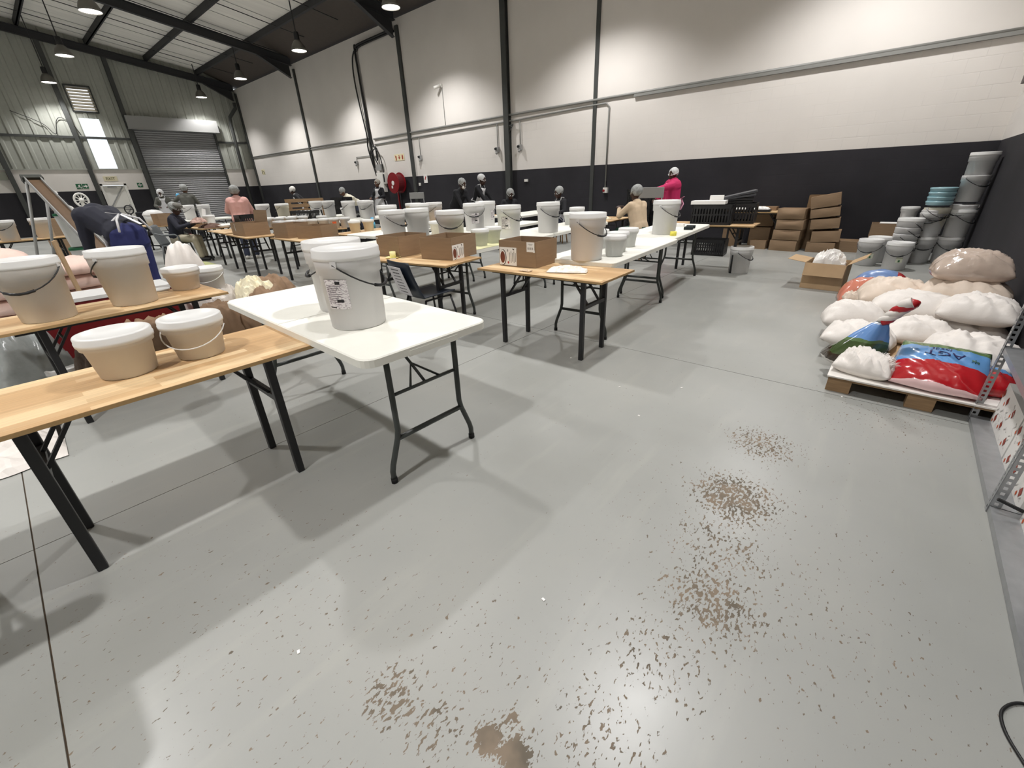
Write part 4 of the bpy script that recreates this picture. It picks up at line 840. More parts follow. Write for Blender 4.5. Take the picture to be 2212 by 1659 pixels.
def diamond_box(label, y, z):
    o = thing('white_carton', label, 'box', (.835, y, z), 0, 'white cartons on the rack')
    MB().box((0, 0, .125), (.18, .5, .25)).build('carton_body', PAPER, o)
    b2 = MB()
    for dy, dz in ((-.17, .06), (.02, .075), (.17, .05), (-.08, .19), (.11, .185), (.23, .19)):
        s_ = .022; MB().add([(-.0915, dy - s_, dz), (-.0915, dy, dz - s_ * 1.3), (-.0915, dy + s_, dz), (-.0915, dy, dz + s_ * 1.3)], [(0, 1, 2, 3)]).build("diamond_print", DIAM, o)
        b2.add([(-.0915, dy + .03, dz - .03), (-.0915, dy + .04, dz - .045), (-.0915, dy + .05, dz - .03), (-.0915, dy + .04, dz - .015)], [(0, 1, 2, 3)])
    b2 = stuff(b2.build('small_diamond_print', ORANGE, o))
    b = MB()
    for q in range(24):
        b.box((-.0912, rnd.uniform(-.23, .23), rnd.uniform(.02, .23)), (.001, rnd.uniform(.01, .05), .006), rot=Matrix.Rotation(rnd.choice((.6, -.6)), 3, 'X'))
    stuff(b.build('pattern_print', mat('light_grey_print', c(204, 200, 197), .6), o))
    return o
diamond_box('white carton printed with rust red diamonds, nearest the pallet on the rack', 3.32, .037); diamond_box('white carton printed with rust red diamonds, second from the pallet on the rack', 2.8, .037); diamond_box('white carton printed with rust red diamonds, on the rack beyond the second post', 2.24, .037)
tag(MB().tube(smooth_pts([(.93, 1.2, .2), (.88, 1.38, .03), (.76, 1.49, .005), (.66, 1.5, .005), (.605, 1.44, .005), (.60, 1.37, .005), (.63, 1.29, .005), (.68, 1.19, .005), (.8, 1.0, .005)]), .0042, 8).build('power_cable', CABLE), 'black cable looping on the floor at the bottom right', 'cable')
# scraps of paper on the floor
for k, (x, y) in enumerate(((-.99, 2.4), (-1.3, 2.72), (-1.93, 3.0), (-.66, .88), (-.92, 2.98), (.02, 3.5), (-1.2, .18))):
    tag(MB().box((x, y, .002), (.014, .009, .004), rz=k).build('paper_scrap', PAPER), 'tiny white paper scrap on the grey floor', 'scrap', 'paper scraps on the floor')
# ---------------------------------------------------------------- chairs
def navy_chair(label, loc, rz):
    o = thing('school_chair', label, 'chair', loc, rz)
    def shell(u, v):  # v 0 front edge of seat -> .5 bend -> 1 top of back
        x = (u - .5) * .42 * (1 - .1 * (v > .55) * (v - .55)); cup = (2 * u - 1) ** 2 * .022
        if v < .5: t = v / .5; return (x, -.2 + .4 * t, .44 - .02 * t + cup)
        t = (v - .5) / .5; return (x, .2 + .06 * math.sin(t * PI / 2) + .07 * t - cup, .42 + .38 * t + (.02 * (1 - t)) )
    s_ = MB().grid(shell, 10, 20).build('seat_shell', NAVYP, o); sd = s_.modifiers.new('thickness', 'SOLIDIFY'); sd.thickness = .012
    for sx in (-1, 1):
        MB().tube([(sx * .17, -.16, .42), (sx * .2, -.19, .25), (sx * .215, -.22, 0)], .011, 8).build('leg', BLACK, o); MB().tube([(sx * .17, .14, .41), (sx * .2, .19, .25), (sx * .215, .24, 0)], .011, 8).build('leg', BLACK, o)
        MB().tube([(sx * .17, -.16, .415), (sx * .17, .14, .405)], .01, 8).build('seat_rail', BLACK, o)
    tilt = math.atan2(.115, .34)
    lb = MB().box((0, 0, 0), (.24, .003, .3)).build('paper_notice', mat('paper_notice', c(200, 198, 200), .7), o, (0, .304, .615)); lb.rotation_euler = (-tilt, 0, 0)
    for k in range(8):
        b = MB()
        w_ = .13 + .012 * ((k * 5) % 5); x0 = -w_ / 2
        while x0 < w_ / 2:
            q = .008 + .006 * ((int(x0 * 1000) * 7 + k) % 3); b.box((x0 + q / 2, 0, 0), (q * .8, .001, .012 if k < 2 else .008)); x0 += q + .003
        link('lettering', b.mesh('lettering', INK), lb, (0, .0021, .12 - .034 * k))
    return o
navy_chair('dark navy school chair with printed notice on its back, at the boxes table', (-3.55, 2.74, 0), R(174))
def arm_chair(label, loc, rz):
    o = thing('garden_chair', label, 'chair', loc, rz)
    s_ = MB().grid(lambda u, v: ((u - .5) * .46, -.22 + .44 * v, .43 - .03 * v + .02 * (2 * u - 1) ** 2), 6, 6).build('seat', GREYCH, o); s_.modifiers.new('thickness', 'SOLIDIFY').thickness = .02
    s_ = MB().grid(lambda u, v: ((u - .5) * (.46 - .06 * v), .2 + .13 * v - .03 * (2 * u - 1) ** 2 * -1, .4 + .46 * v - .03 * (2 * u - 1) ** 2 * v), 8, 8).build('backrest', GREYCH, o); s_.modifiers.new('thickness', 'SOLIDIFY').thickness = .018
    for sx in (-1, 1):
        MB().tube([(sx * .22, -.2, .42), (sx * .25, -.24, 0)], [.02, .015], 8).build('leg', GREYCH, o); MB().tube([(sx * .22, .2, .4), (sx * .25, .28, 0)], [.02, .015], 8).build('leg', GREYCH, o)
        MB().tube([(sx * .24, -.2, .42), (sx * .265, -.2, .6), (sx * .265, -.14, .645), (sx * .265, .1, .64), (sx * .23, .26, .68)], .018, 8).build('armrest', GREYCH, o)
    return o
arm_chair('grey plastic armchair under the seated worker in the dark jacket', (-12.85, 2.72, 0), R(145))
o = thing('office_chair', 'black office chair on a star base near the far exit', 'chair', (-17.0, 3.0, 0), R(60))
bev(MB().box((0, 0, .47), (.48, .46, .08)).build('seat', BLK_C, o), .03); bev(MB().box((0, .26, .8), (.44, .07, .5)).build('backrest', BLK_C, o), .03); MB().tube([(0, 0, .1), (0, 0, .44)], .03, 10).build('gas_lift', BLACK, o); MB().bar((0, .2, .45), (0, .27, .65), .06, .02).build('back_bracket', BLACK, o)
b = MB()
for k in range(5): a = 2 * PI * k / 5; b.bar((0, 0, .11), (.3 * math.cos(a), .3 * math.sin(a), .07), .04, .03)
b.build('star_base', BLACK, o)
for k in range(5): a = 2 * PI * k / 5; MB().ball((.3 * math.cos(a), .3 * math.sin(a), .03), .03, 8, 6).build('castor', RUBBER, o)
def panel_stand(label, x, y, zc, rz=0.0):
    o = thing('panel_stand', label, 'stand', (x, y, 0), rz); bev(MB().box((0, 0, zc), (.5, .03, .2)).build('panel', GREYP, o), .01)
    for s_ in (-1, 1): MB().tube([(s_ * .22, .0, zc), (s_ * .24, .02, 0)], .013, 8).build('leg', GREYP, o)
    MB().tube([(-.235, .02, .3), (.235, .02, .3)], .01, 6).build('crossbar', GREYP, o); return o
panel_stand('grey backrest of a tall step chair behind the beige jumper worker', -3.95, 8.95, 1.17, R(15)); panel_stand('grey panel on thin legs right of the red hose reel', -12.6, 9.75, 1.17, R(38))
# ---------------------------------------------------------------- black crates
def make_crate(label, loc, rz, L=.6, Wd=.4, H=.3, group='black slatted crates'):
    o = thing('plastic_crate', label, 'crate', loc, rz, group)
    MB().box((0, 0, .006), (L - .02, Wd - .02, .012)).build('base', CRATE, o)
    b = MB()
    for sx in (-1, 1):
        for sy in (-1, 1): b.box((sx * (L / 2 - .01), sy * (Wd / 2 - .01), H / 2), (.02, .02, H))
    for sy in (-1, 1):
        for z, h_ in ((.02, .04), (H * .5, .02), (H - .03, .06)): b.box((0, sy * (Wd / 2 - .006), z), (L, .012, h_))
        for k in range(13): b.box((-L / 2 + .04 + k * (L - .08) / 12, sy * (Wd / 2 - .006), H / 2), (.022, .01, H))
    for sx in (-1, 1):
        for z, h_ in ((.02, .04), (H * .5, .02), (H - .03, .06)): b.box((sx * (L / 2 - .006), 0, z), (.012, Wd, h_))
        for k in range(9): b.box((sx * (L / 2 - .006), -Wd / 2 + .04 + k * (Wd - .08) / 8, H / 2), (.01, .022, H))
    b.build('slatted_wall', CRATE, o); return o
CR = make_crate('black slatted crate under a white paper stack, ending the right hand row', (-2.3, 7.68, zw), R(8)); freeze(CR)
for lab, x, y, z, a in [('black crate with white print on the table beside the pink jacket worker', -10.55, 3.62, zw, -8), ('black crate full of white bottle tops among the tubs', -10.75, 5.0, zw, 20),
    ('black crate on the floor under the table end of the right hand row', -2.75, 9.3, 0, 6), ('black crate lowest in the stack behind the beige jumper worker', -4.9, 10.6, 0, 4), ('black crate second in the stack behind the beige jumper worker', -4.9, 10.6, .302, 4), ('black crate third in the stack behind the beige jumper worker', -4.9, 10.6, .604, 4), ('black crate on top of the stack behind the beige jumper worker', -4.9, 10.6, .906, 4),
    ('black crate lowest in the stack left of the cream jacket worker', -14.6, 8.1, 0, 10), ('black crate second in the stack left of the cream jacket worker', -14.6, 8.1, .302, 10), ('black crate third in the stack left of the cream jacket worker', -14.6, 8.1, .604, 10), ('black crate on top of the stack left of the cream jacket worker', -14.6, 8.1, .906, 10),
    ('black crate standing behind the pails near the cream jacket worker', -12.3, 7.3, .55, 15), ('black crate lying under the table by the cream jacket worker', -12.3, 7.3, .0, 15), ('black crate against the dark wall near the seated net capped worker', -8.2, 10.7, .3, 0), ('black crate at the bottom against the dark wall near the net capped worker', -8.2, 10.7, 0, 0),
    ('black crate on the floor by the far pails', -17.6, 5.6, 0, 0)]:
    dup(CR, lab, (x, y, z), R(a))
for k in range(15):
    o = tag(MB().lathe([(0, 0), (.03, 0), (.03, .2), (.016, .25), (.016, .28), (0, .28)], 12).build('bottle', LID, None, (-10.96 + .1 * (k % 5) + .02 * (k // 5), 4.88 + .1 * (k // 5) + .035 * (k % 5), zw + .014)), 'white capped bottle standing in the black crate', 'bottle', 'bottles in the black crate')
tag(MB().box((-2.36, 7.6, zw + .33), (.5, .3, .05), rz=R(8)).build('paper_stack', PAPER), 'white paper stack lying on the black crate', 'paper'); tag(MB().box((-2.28, 7.68, zw + .39), (.2, .14, .07), rz=R(14)).build('paper_pad', PAPER), 'small white pad on top of the paper stack', 'paper')
for k in range(4):
    o = MB().box((0, 0, 0), (.5, .36, .025)).build('tray_lid', mat('grey_black_tray', c(70, 72, 76), .4) if k > 1 else CRATE, None, (-2.08 + .01 * k, 8.0, zw + .32 + .035 * k), R(10 + 3 * k)); o.rotation_euler = (0, R(-4 * k), R(10 + 3 * k)); tag(o, 'dark flat tray in the pile behind the white paper stack, %s' % ['lowest', 'second', 'third', 'topmost and pale'][k], 'tray', 'pile of dark trays')
dup(CR, 'black crate under the pile of dark trays behind the paper stack', (-2.05, 8.02, zw), R(8))
for k in range(3):
    tag(MB().box((-2.66 + .26 * k, 10.5, zw + .02), (.22, .3, .035), rz=.05 * k).build('black_tray', CRATE), 'black tray on the table by the cartons, %s' % ['left', 'middle', 'right'][k], 'tray', 'black trays by the wall')
crumple('glove_bundle', 'white gloves lying on the right black tray by the cartons', (-2.2, 10.5, zw + .04), (.3, .14, .06), PAPER, 21, 'gloves'); crumple('glove_bundle', 'white gloves on the left black trays by the cartons', (-2.6, 10.5, zw + .04), (.2, .12, .07), PAPER, 22, 'gloves')
# ---------------------------------------------------------------- things lying on the tables
crumple('plastic_bag', 'crumpled clear bag of labels on the near wood table', (-2.1, 3.17, zw), (.34, .2, .045), mat('clear_bag', c(236, 232, 222), .25, bump=.4, bscale=20), 23, 'bag', R(25)); crumple('glove_pair', 'translucent gloves beside the open printed box', (-2.42, 2.98, zw), (.12, .06, .015), mat('glove_film', c(205, 180, 150), .4), 24, 'gloves')
o = thing('yellow_dish', 'pale yellow dish with a small pot, at the edge of the boxes table', 'dish', (-4.22, 2.83, zw)); MB().lathe([(0, 0), (.06, 0), (.085, .012), (.085, .015), (.058, .006), (0, .006)], 24).build('plate', PALE_Y, o); MB().lathe([(0, .006), (.032, .006), (.035, .07), (.031, .07), (.028, .012), (0, .012)], 20).build('pot', PALE_Y, o)
tag(MB().box((-4.14, 2.77, zw + .004), (.07, .02, .006), rz=.9).build('white_spoon', PAPER), 'white plastic spoon beside the yellow dish', 'spoon')
tag(MB().box((-3.84, 3.95, zt + .0015), (.46, .9, .003), rz=R(4)).build('yellow_sheet', mat('yellow_plastic_film', c(238, 236, 190), .4)), 'thin yellow plastic sheet under the pale tubs', 'sheet')
tag(MB().lathe([(.02, 0), (.04, 0), (.04, .05), (.02, .05), (.02, 0)], 20).build('tape_roll', YEL, None, (-2.13, 5.62, zt)), 'yellow tape roll on the right hand white table', 'tape')
for k, (x, y) in enumerate(((-2.2, 6.35), (-2.24, 6.55))): tag(bev(MB().box((x, y, zt + .02), (.12, .08, .04), rz=.2).build('sponge', mat('black_sponge', c(20, 30, 30), .8)), .008), 'black sponge on the right hand white table, %s one' % ['nearer', 'further'][k], 'sponge', 'black sponges')
tag(MB().box((-2.5, 6.72, zt + .02), (.2, .11, .04), rz=.1).build('paper_roll', PAPER), 'white paper block beside the pail on the right hand row', 'paper')
crumple('produce_heap', 'heap of brown dried produce on the seated worker’s table', (-12.55, 3.45, zw), (.6, .4, .1), mat('brown_produce', c(96, 70, 58), .8), 25, 'produce'); (crumple('garlic_heap', 'heap of pale garlic cloves on the beige jumper worker’s table', (-4.5, 7.75, zw), (.4, .6, .1), mat('garlic_white', c(226, 214, 186), .7, bump=.6, bscale=30), 26, 'garlic'))
crumple('bag_of_produce', 'pinkish printed bag in the seated worker’s hands', (-12.5, 3.22, .86), (.2, .3, .12), mat('printed_bag', c(190, 158, 146), .4, var=.2, vscale=14), 27, 'bag')
tag(MB().lathe([(0, 0), (.045, 0), (.045, .1), (.025, .14), (.03, .2), (0, .2)], 14).build('spray_bottle', BRIGHT_B, None, (-7.9, 4.95, zw)), 'light blue bottle standing behind the tub row', 'bottle')
o = thing('domed_bin', 'clear tub with a white domed lid on the far table', 'tub', (-15.75, 3.05, zw)); MB().lathe([(0, 0), (.2, 0), (.24, .26), (.23, .26), (.19, .01), (0, .01)], 26).build('body', CLEAR, o); MB().lathe([(.25, .26), (.25, .28), (.2, .35), (.1, .39), (0, .4)], 26).build('lid', LID, o)
o = thing('tilted_board', 'thin dark board leaning in front of the far pails', 'board', (-13.25, 3.55, zw), R(-60)); MB().box((0, 0, .2), (.06, .02, .4), rot=Matrix.Rotation(-.3, 3, 'Y')).build('panel', CRATE, o); MB().box((0, .015, .2), (.1, .01, .42), rot=Matrix.Rotation(-.3, 3, 'Y')).build('frame', PAPER, o)
# green trimmed white bins behind the bent worker
for k, (x, y, z) in enumerate(((-12.2, 1.15, 0), (-12.4, 1.75, 0), (-12.2, 1.15, .62))):
    o = thing('white_bin', 'white bin with green rim beside the bent worker, %s %s one' % (['front', 'rear'][k % 2], ['lower', 'upper'][k // 2]), 'bin', (x, y, z), R(80), 'white bins with green rims')
    b = MB(); P0 = round_rect(.5, .4, .05); P1 = round_rect(.58, .48, .06); n = len(P0); b.add([(px_, py_, 0) for px_, py_ in P0] + [(px_, py_, .56) for px_, py_ in P1], [tuple(reversed(range(n)))] + [(i, (i + 1) % n, n + (i + 1) % n, n + i) for i in range(n)] + [tuple(range(n, 2 * n))]); b.build('body', CLEAR, o)
    b = MB(); P2 = round_rect(.6, .5, .06); b.prism(P2, .56, .6); b.build('rim', GREENS, o)
o = thing('inclined_chute', 'brown inclined belt chute with steel side rails leaning down from the left', 'conveyor', (0, 0, 0))
A, Bp = Vector((-13.0, .85, 1.84)), Vector((-9.5, 1.25, .08)); d = (Bp - A).normalized(); sd_ = d.cross(Vector((0, 0, 1))).normalized(); up_ = sd_.cross(d)
rotc = Matrix((sd_, d, up_)).transposed(); Lc = (Bp - A).length; mid = (A + Bp) / 2
MB().box(mid, (.2, Lc, .03), rot=rotc).build('belt', mat('brown_conveyor_belt', c(96, 74, 52), .7, var=.08), o)
for q in (-1, 1):
    MB().box(mid + sd_ * q * .11 + up_ * .02, (.018, Lc, .08), rot=rotc).build('side_rail', GREYP, o)
MB().box(mid - up_ * .06, (.19, Lc, .03), rot=rotc).build('belt_return', mat('dark_brown_belt', c(84, 64, 46), .7), o)
MB().box(A + up_ * .0, (.3, .12, .12), rot=rotc).build('head_drum', mat('dark_drive_housing', c(60, 62, 58), .5), o)
for q in (-1, 1): MB().tube([A + d * .12 + sd_ * q * .12, Vector((A.x + .2 + sd_.x * q * .12, A.y - .45 + sd_.y * q * .12, 0))], .024, 8).build('leg', GREYP, o)
# far scenery: pallets on edge, pallet trucks, bag, meat machine
def upright_pallet(label, loc, rz):
    o = thing('timber_pallet', label, 'pallet', loc, rz)
    for k in range(3): MB().box((-.5 + .5 * k, .06, .5), (.1, .1, 1.0)).build('stringer', PALWOOD, o)
    for k in range(7): MB().box((0, 0, .05 + .15 * k), (1.2, .02, .1)).build('plank', PALWOOD, o)
    return o
upright_pallet('pale timber pallet standing on edge behind the far pails', (-14.9, 6.95, .22), R(50)); closed_carton('carton supporting the pallet that stands on edge', (-14.9, 7.0, 0), (0, 0, R(50)), 1.0, .3, .21)
def pallet_truck(label, loc, rz):
    o = thing('pallet_truck', label, 'pallet truck', loc, rz)
    for q in (-1, 1): MB().box((q * .18, .6, .09), (.15, 1.15, .05)).build('fork', REDP, o)
    MB().box((0, -.05, .2), (.5, .14, .32)).build('pump_housing', BLACK, o); MB().tube([(0, -.1, .3), (0, -.16, .95)], .022, 8).build('tiller', BLACK, o)
    P = [(.11 * math.cos(a), -.175, 1.09 + .13 * math.sin(a)) for a in [2 * PI * k / 16 for k in range(16)]]; MB().tube(P, .018, 8, closed=True).tube([(-.11, -.175, 1.09), (.11, -.175, 1.09)], .012, 6).build('handle_loop', BLACK, o)
    for q in (-1, 1): MB().tube([(q * .06 - .03, -.08, .09), (q * .06 + .03, -.08, .09)], .09, 14).build('wheel', RUBBER, o)
    return o
pallet_truck('black pallet truck handle standing near the exit door', (-19.6, 3.2, 0), R(80)); pallet_truck('black pallet truck before the roller shutter', (-20.6, 4.75, 0), R(-100))
o = thing('slicing_machine', 'white machine with a spoked handwheel in front of the dark far wall', 'machine', (-24.5, 2.35, 0), R(90))
MB().box((0, 0, .45), (.5, .5, .9)).build('stand', WHITE_M, o)
P = [(.0 + .2 * math.cos(a) + .3, -.2, 1.42 + .24 * math.sin(a)) for a in [2 * PI * k / 24 for k in range(24)]]; MB().tube(P, .035, 8, closed=True).build('wheel_rim', WHITE_M, o)
b = MB()
for k in range(10): a = 2 * PI * k / 10; b.bar((.3, -.2, 1.42), (.3 + .19 * math.cos(a), -.2, 1.42 + .23 * math.sin(a)), .03)
b.build('wheel_spokes', WHITE_M, o); MB().ball((.3, -.22, 1.42), .08, 12, 8).build('wheel_hub', WHITE_M, o)
P = [(-.2 + .2 * math.cos(a), -.1, .95 + .28 * math.sin(a)) for a in [PI * k / 10 for k in range(11)]]; MB().tube(P, .06, 8).build('frame_arch', WHITE_M, o); MB().bar((.3, 0, .9), (.3, 0, 1.42), .08).bar((.3, 0, 1.42), (.3, -.22, 1.42), .05).build('wheel_bearing', WHITE_M, o)
o, _ = sack('maroon jacket with white print slung at the left edge by the far wall', (-15.6, -.35, .75), R(40), .9, .6, .6, MAROON, 77, name='draped_jacket', cat='jacket', p=2.2, wr=.03); MB().box((.25, -.1, .62), (.2, .3, .01)).build('white_print', WHITE_C, o)
tag(MB().box((-15.6, -.35, .37), (.6, .6, .74)).build('storage_box', CARD), 'brown box under the maroon jacket at the left edge', 'box')
# ---------------------------------------------------------------- services on the walls
def tubes(name, label, cat, pts_list, r, m, group=None):
    b = MB()
    for pts in pts_list: b.tube(smooth_pts(pts) if 'cable' in name else pts, r, 8)
    return tag(b.build(name, m), label, cat, group)
Yw = YB - .03
tubes('conduit', 'pair of grey conduits on the white wall from the far corner to the fuse board', 'conduit', [[(XL + .1, Yw, 3.30), (-17.2, Yw, 3.28)], [(XL + .1, Yw, 3.23), (-17.2, Yw, 3.2)]], .022, PIPE)
tubes('conduit', 'upper grey conduit on the white wall between the fuse board and the right wall', 'conduit', [[(-16.8, Yw, 3.22), (-14.0, Yw, 3.24), (-9.9, Yw, 3.27), (-6.3, Yw, 3.29), (XR, Yw, 3.28)]], .03, PIPE)
tubes('conduit', 'lower grey conduit on the white wall from the fuse board to the slim column', 'conduit', [[(-16.8, Yw, 3.03), (-13.0, Yw, 3.08), (-9.2, Yw, 3.12), (-6.9, Yw, 3.18), (-6.35, Yw, 3.18), (-6.27, Yw, 3.1), (-6.26, Yw, 1.25)]], .02, PIPE)
tag(MB().box(((-5.6 + XR) / 2, YB - .035, 3.24), (XR + 5.6, .07, .055)).build('trunking', PIPE), 'grey cable trunking under the conduit on the right part of the white wall', 'trunking')
tubes('switch_drop', 'black flex running down the dark wall to the red switch', 'cable', [[(-6.26, Yw, 1.78), (-6.25, Yw, 1.25)]], .012, CABLE)
o = thing('isolator_switch', 'small white box with red knob on the dark wall, under a flex', 'switch', (-6.24, YB, 1.18)); MB().box((0, -.04, 0), (.12, .08, .13)).build('box', WHITE_M, o); MB().tube([(-.03, -.08, -.01), (-.03, -.1, -.01)], .032, 12).build('red_knob', REDP, o)
for lab, x, z, h_ in [('socket hanging on a drop conduit left of the thick column', -10.12, 2.4, 3.1), ('socket hanging on a drop conduit right of the thick column', -9.2, 2.4, 3.14), ('socket hanging on a drop conduit right of the fire signs', -13.96, 2.4, 3.08), ('socket on a bent conduit left of the fuse board', -18.3, 2.45, 2.66)]:
    o = thing('industrial_socket', lab, 'socket', (x, YB, z), 0, 'drop sockets on the white wall')
    MB().tube([(0, -.03, .08), (0, -.03, h_ - z)], .013, 8).build('drop_conduit', PIPE, o); bev(MB().box((0, -.05, 0), (.12, .09, .15)).build('socket_box', GREYP, o), .01); MB().tube([(-.02, -.09, .03), (-.02, -.14, .02)], .035, 12).build('black_cap', BLACK, o); MB().tube([(.02, -.08, -.06), (.0, -.12, -.12)], .032, 10).build('socket_outlet', GREYP, o)
tubes('conduit', 'short bent conduit from the fuse board to the socket at its left', 'conduit', [[(-18.3, Yw, 2.66), (-17.1, Yw, 2.66)]], .014, PIPE)
o = thing('security_camera', 'small security camera with a thin vertical cable high on the white wall', 'camera', (-12.52, YB, 4.4)); MB().box((0, -.03, 0), (.1, .06, .1)).build('mount', WHITE_M, o); MB().tube([(0, -.06, 0), (-.14, -.22, -.06)], .045, 10).build('camera_body', WHITE_M, o); MB().tube([(.03, -.015, -.05), (.04, -.015, -1.12)], .008, 6).build('cable', PIPE, o)
tubes('cable_bundle', 'black cable bundle dropping from the roof to the fuse board', 'cable', [[(-14.62, YB - .1, 6.27), (-16.6, YB - .1, 6.25), (-16.95, YB - .1, 6.2), (-17.05, YB - .1, 6.0), (-16.98, YB - .06, 3.3), (-16.72, YB - .06, 2.9), (-16.72, YB - .06, 2.45)], [(-14.62, YB - .06, 6.22), (-16.6, YB - .06, 6.2), (-17.0, YB - .06, 6.1), (-17.1, YB - .06, 5.8), (-17.03, YB - .05, 2.2)]], .035, CABLE)
tubes('cable_bundle', 'bowed black cable left of the main bundle on the white wall', 'cable', [[(-17.1, YB - .1, 6.1), (-17.28, YB - .1, 5.9), (-17.38, YB - .1, 5.4), (-17.36, YB - .08, 4.6), (-17.2, YB - .06, 3.4), (-17.25, YB - .06, 2.9), (-16.95, YB - .06, 1.9)]], .028, CABLE)
tubes('cable_loop', 'black cable loops above the fuse board', 'cable', [[(-16.95, YB - .1, 2.75), (-16.7, YB - .14, 2.86), (-16.45, YB - .14, 2.72), (-16.35, YB - .12, 2.3), (-16.36, YB - .1, 2.0)], [(-17.1, YB - .1, 2.6), (-16.95, YB - .14, 2.84), (-16.8, YB - .14, 2.6), (-16.6, YB - .1, 2.2)]], .02, CABLE)
o = thing('fuse_board', 'white fuse board with side panel on the wall, behind the apron worker', 'fuse board', (-16.6, YB, 1.7)); bev(MB().box((0, -.08, -.05), (.42, .16, .72)).build('cabinet', WHITE_M, o), .01); MB().box((.28, -.07, .1), (.14, .14, .4)).build('breaker_panel', WHITE_M, o); MB().box((.28, -.145, .1), (.08, .01, .3)).build('breakers', INK, o); MB().box((-.02, -.07, .5), (.34, .14, .22)).build('joint_box', GREYP, o)
o = thing('hose_reel', 'red fire hose reel on the wall between the fuse board and the dark column', 'hose reel', (-15.3, YB, 1.6)); rr = Matrix.Rotation(R(0), 3, 'Z')
for nm, y0, y1, r0 in (('front_disc', -.46, -.44, .37), ('rear_disc', -.14, -.12, .37), ('hose', -.44, -.14, .3)):
    MB().tube([rr @ Vector((0, y0, 0)), rr @ Vector((0, y1, 0))], r0, 28, smooth=False).build(nm, REDP if 'disc' in nm else mat('dark_red_hose', c(96, 16, 24), .6), o)
MB().tube([rr @ Vector((0, -.12, 0)), (0, 0, 0)], .06, 10).build('bracket', BLACK, o); MB().tube([rr @ Vector((0, -.462, 0)), rr @ Vector((0, -.475, 0))], .08, 14).build('hub_label', PAPER, o); MB().box(rr @ Vector((-.08, -.465, -.14)), (.08, .01, .09), rot=rr).build('instruction_label', PAPER, o); MB().tube([(-.28, -.08, -1.6), (-.28, -.08, -.1)], .035, 8).build('water_pipe', REDP, o)
SIGN = mat('cream_sign_panel', c(232, 222, 186), .6); RUST = mat('sign_red', c(160, 60, 36), .6)
o = tag(MB().box((0, 0, 0), (.62, .012, .22)).build('fire_sign', SIGN, None, (-15.3, YB - .008, 2.49)), 'three panel fire equipment sign with reel, arrow and flame above the hose reel', 'sign')
b = MB(); b.box((-.2, -.008, -.02), (.06, .004, .15)).box((-.24, -.008, .04), (.02, .004, .08)); b.build('extinguisher_symbol', RUST, o)
b = MB(); b.box((0, -.008, .03), (.04, .004, .09)); b.add([(-.065, -.009, .0), (.065, -.009, .0), (0, -.009, -.08)], [(0, 1, 2)]); b.build('arrow_symbol', RUST, o); MB().add([(.21 + .045 * math.cos(2 * PI * k / 14), -.009, .085 * math.sin(2 * PI * k / 14)) for k in range(14)], [tuple(range(14))]).build('reel_symbol', RUST, o)
o = tag(MB().box((0, 0, 0), (.42, .012, .26)).build('wall_sign', SIGN, None, (-28.29, YB - .008, 2.5)), 'small sign with dark symbols on the white wall near the far corner', 'sign'); MB().box((-.1, -.008, 0), (.07, .004, .18)).box((.1, -.008, -.02), (.07, .004, .14)).build('symbol', INK, o)
o = tag(MB().box((0, 0, 0), (.2, .012, .28)).build('wall_notice', PAPER, None, (-13.85, YB - .008, 1.7)), 'white paper notice on the dark wall right of the hose reel column', 'notice'); MB().box((0, -.008, .02), (.05, .003, .12), rot=Matrix.Rotation(.5, 3, 'Y')).build('red_print', INKR, o)
tag(MB().box((-14.2, YB - .03, 1.52), (.07, .05, .1)).build('wall_socket', WHITE_M), 'tiny white socket on the dark wall beside the dark column', 'socket'); tag(MB().box((-9.0, YB - .03, 1.5), (.12, .05, .07)).build('wall_socket', WHITE_M), 'tiny white socket on the dark wall right of the thick column', 'socket')
# signs on the far wall (face +x)
def far_sign(name, label, y, z, w, h, m, sym):
    o = tag(MB().box((0, 0, 0), (.012, w, h)).build(name, m, None, (XL + .01, y, z)), label, 'sign'); b = MB()
    for kind, P in sym:
        if kind == 'box': b.box((.009, P[0], P[1]), (.004, P[2], P[3]))
        else: b.add([(.0095, u, v) for u, v in P], [tuple(range(len(P)))])
    b.build('symbol', PAPER, o); return o
far_sign('exit_direction_sign', 'green running man sign on the far wall left of the exit door', 3.33, 2.0, .2, .2, GREENS, [('box', (0, 0, .05, .1)), ('box', (.03, .05, .03, .03)), ('box', (-.04, -.04, .08, .025)), ('box', (.05, -.05, .03, .06))])
far_sign('exit_direction_sign', 'green arrow sign on the far wall left of the exit door', 3.55, 2.0, .2, .2, GREENS, [('box', (-.03, 0, .09, .045)), ('poly', [(.01, .075), (.01, -.075), (.08, 0)])])
far_sign('first_aid_sign', 'green sign with white cross between the exit door and the roller shutter', 5.6, 2.0, .2, .2, GREENS, [('box', (0, 0, .05, .13)), ('box', (0, 0, .13, .05))])
o = tag(MB().box((0, 0, 0), (.012, .52, .2)).build('exit_sign', mat('yellowed_sign', c(214, 206, 176), .6), None, (XL + .01, 4.56, 2.3)), 'yellowed EXIT sign above the exit door', 'sign')
t_ = link('lettering', text_mesh('EXIT', .17, mat('faded_green_ink', c(96, 92, 62), .6), bold=.002), o, (.008, 0, 0)); t_.rotation_euler = (PI / 2, 0, PI / 2)
tag(MB().box((XR - .04, 10.75, 2.72), (.06, .3, .38)).build('wall_box', mat('dark_grey_box', c(86, 80, 78), .6)), 'dark grey box at the top right, on the right wall near the corner', 'box')
tag(MB().box((XL + .08, 1.0, 2.45), (.16, .4, .3)).build('wall_light', mat('greenish_grey_box', c(120, 122, 110), .6)), 'grey box on the far wall at the left edge, above the dark paint', 'box')
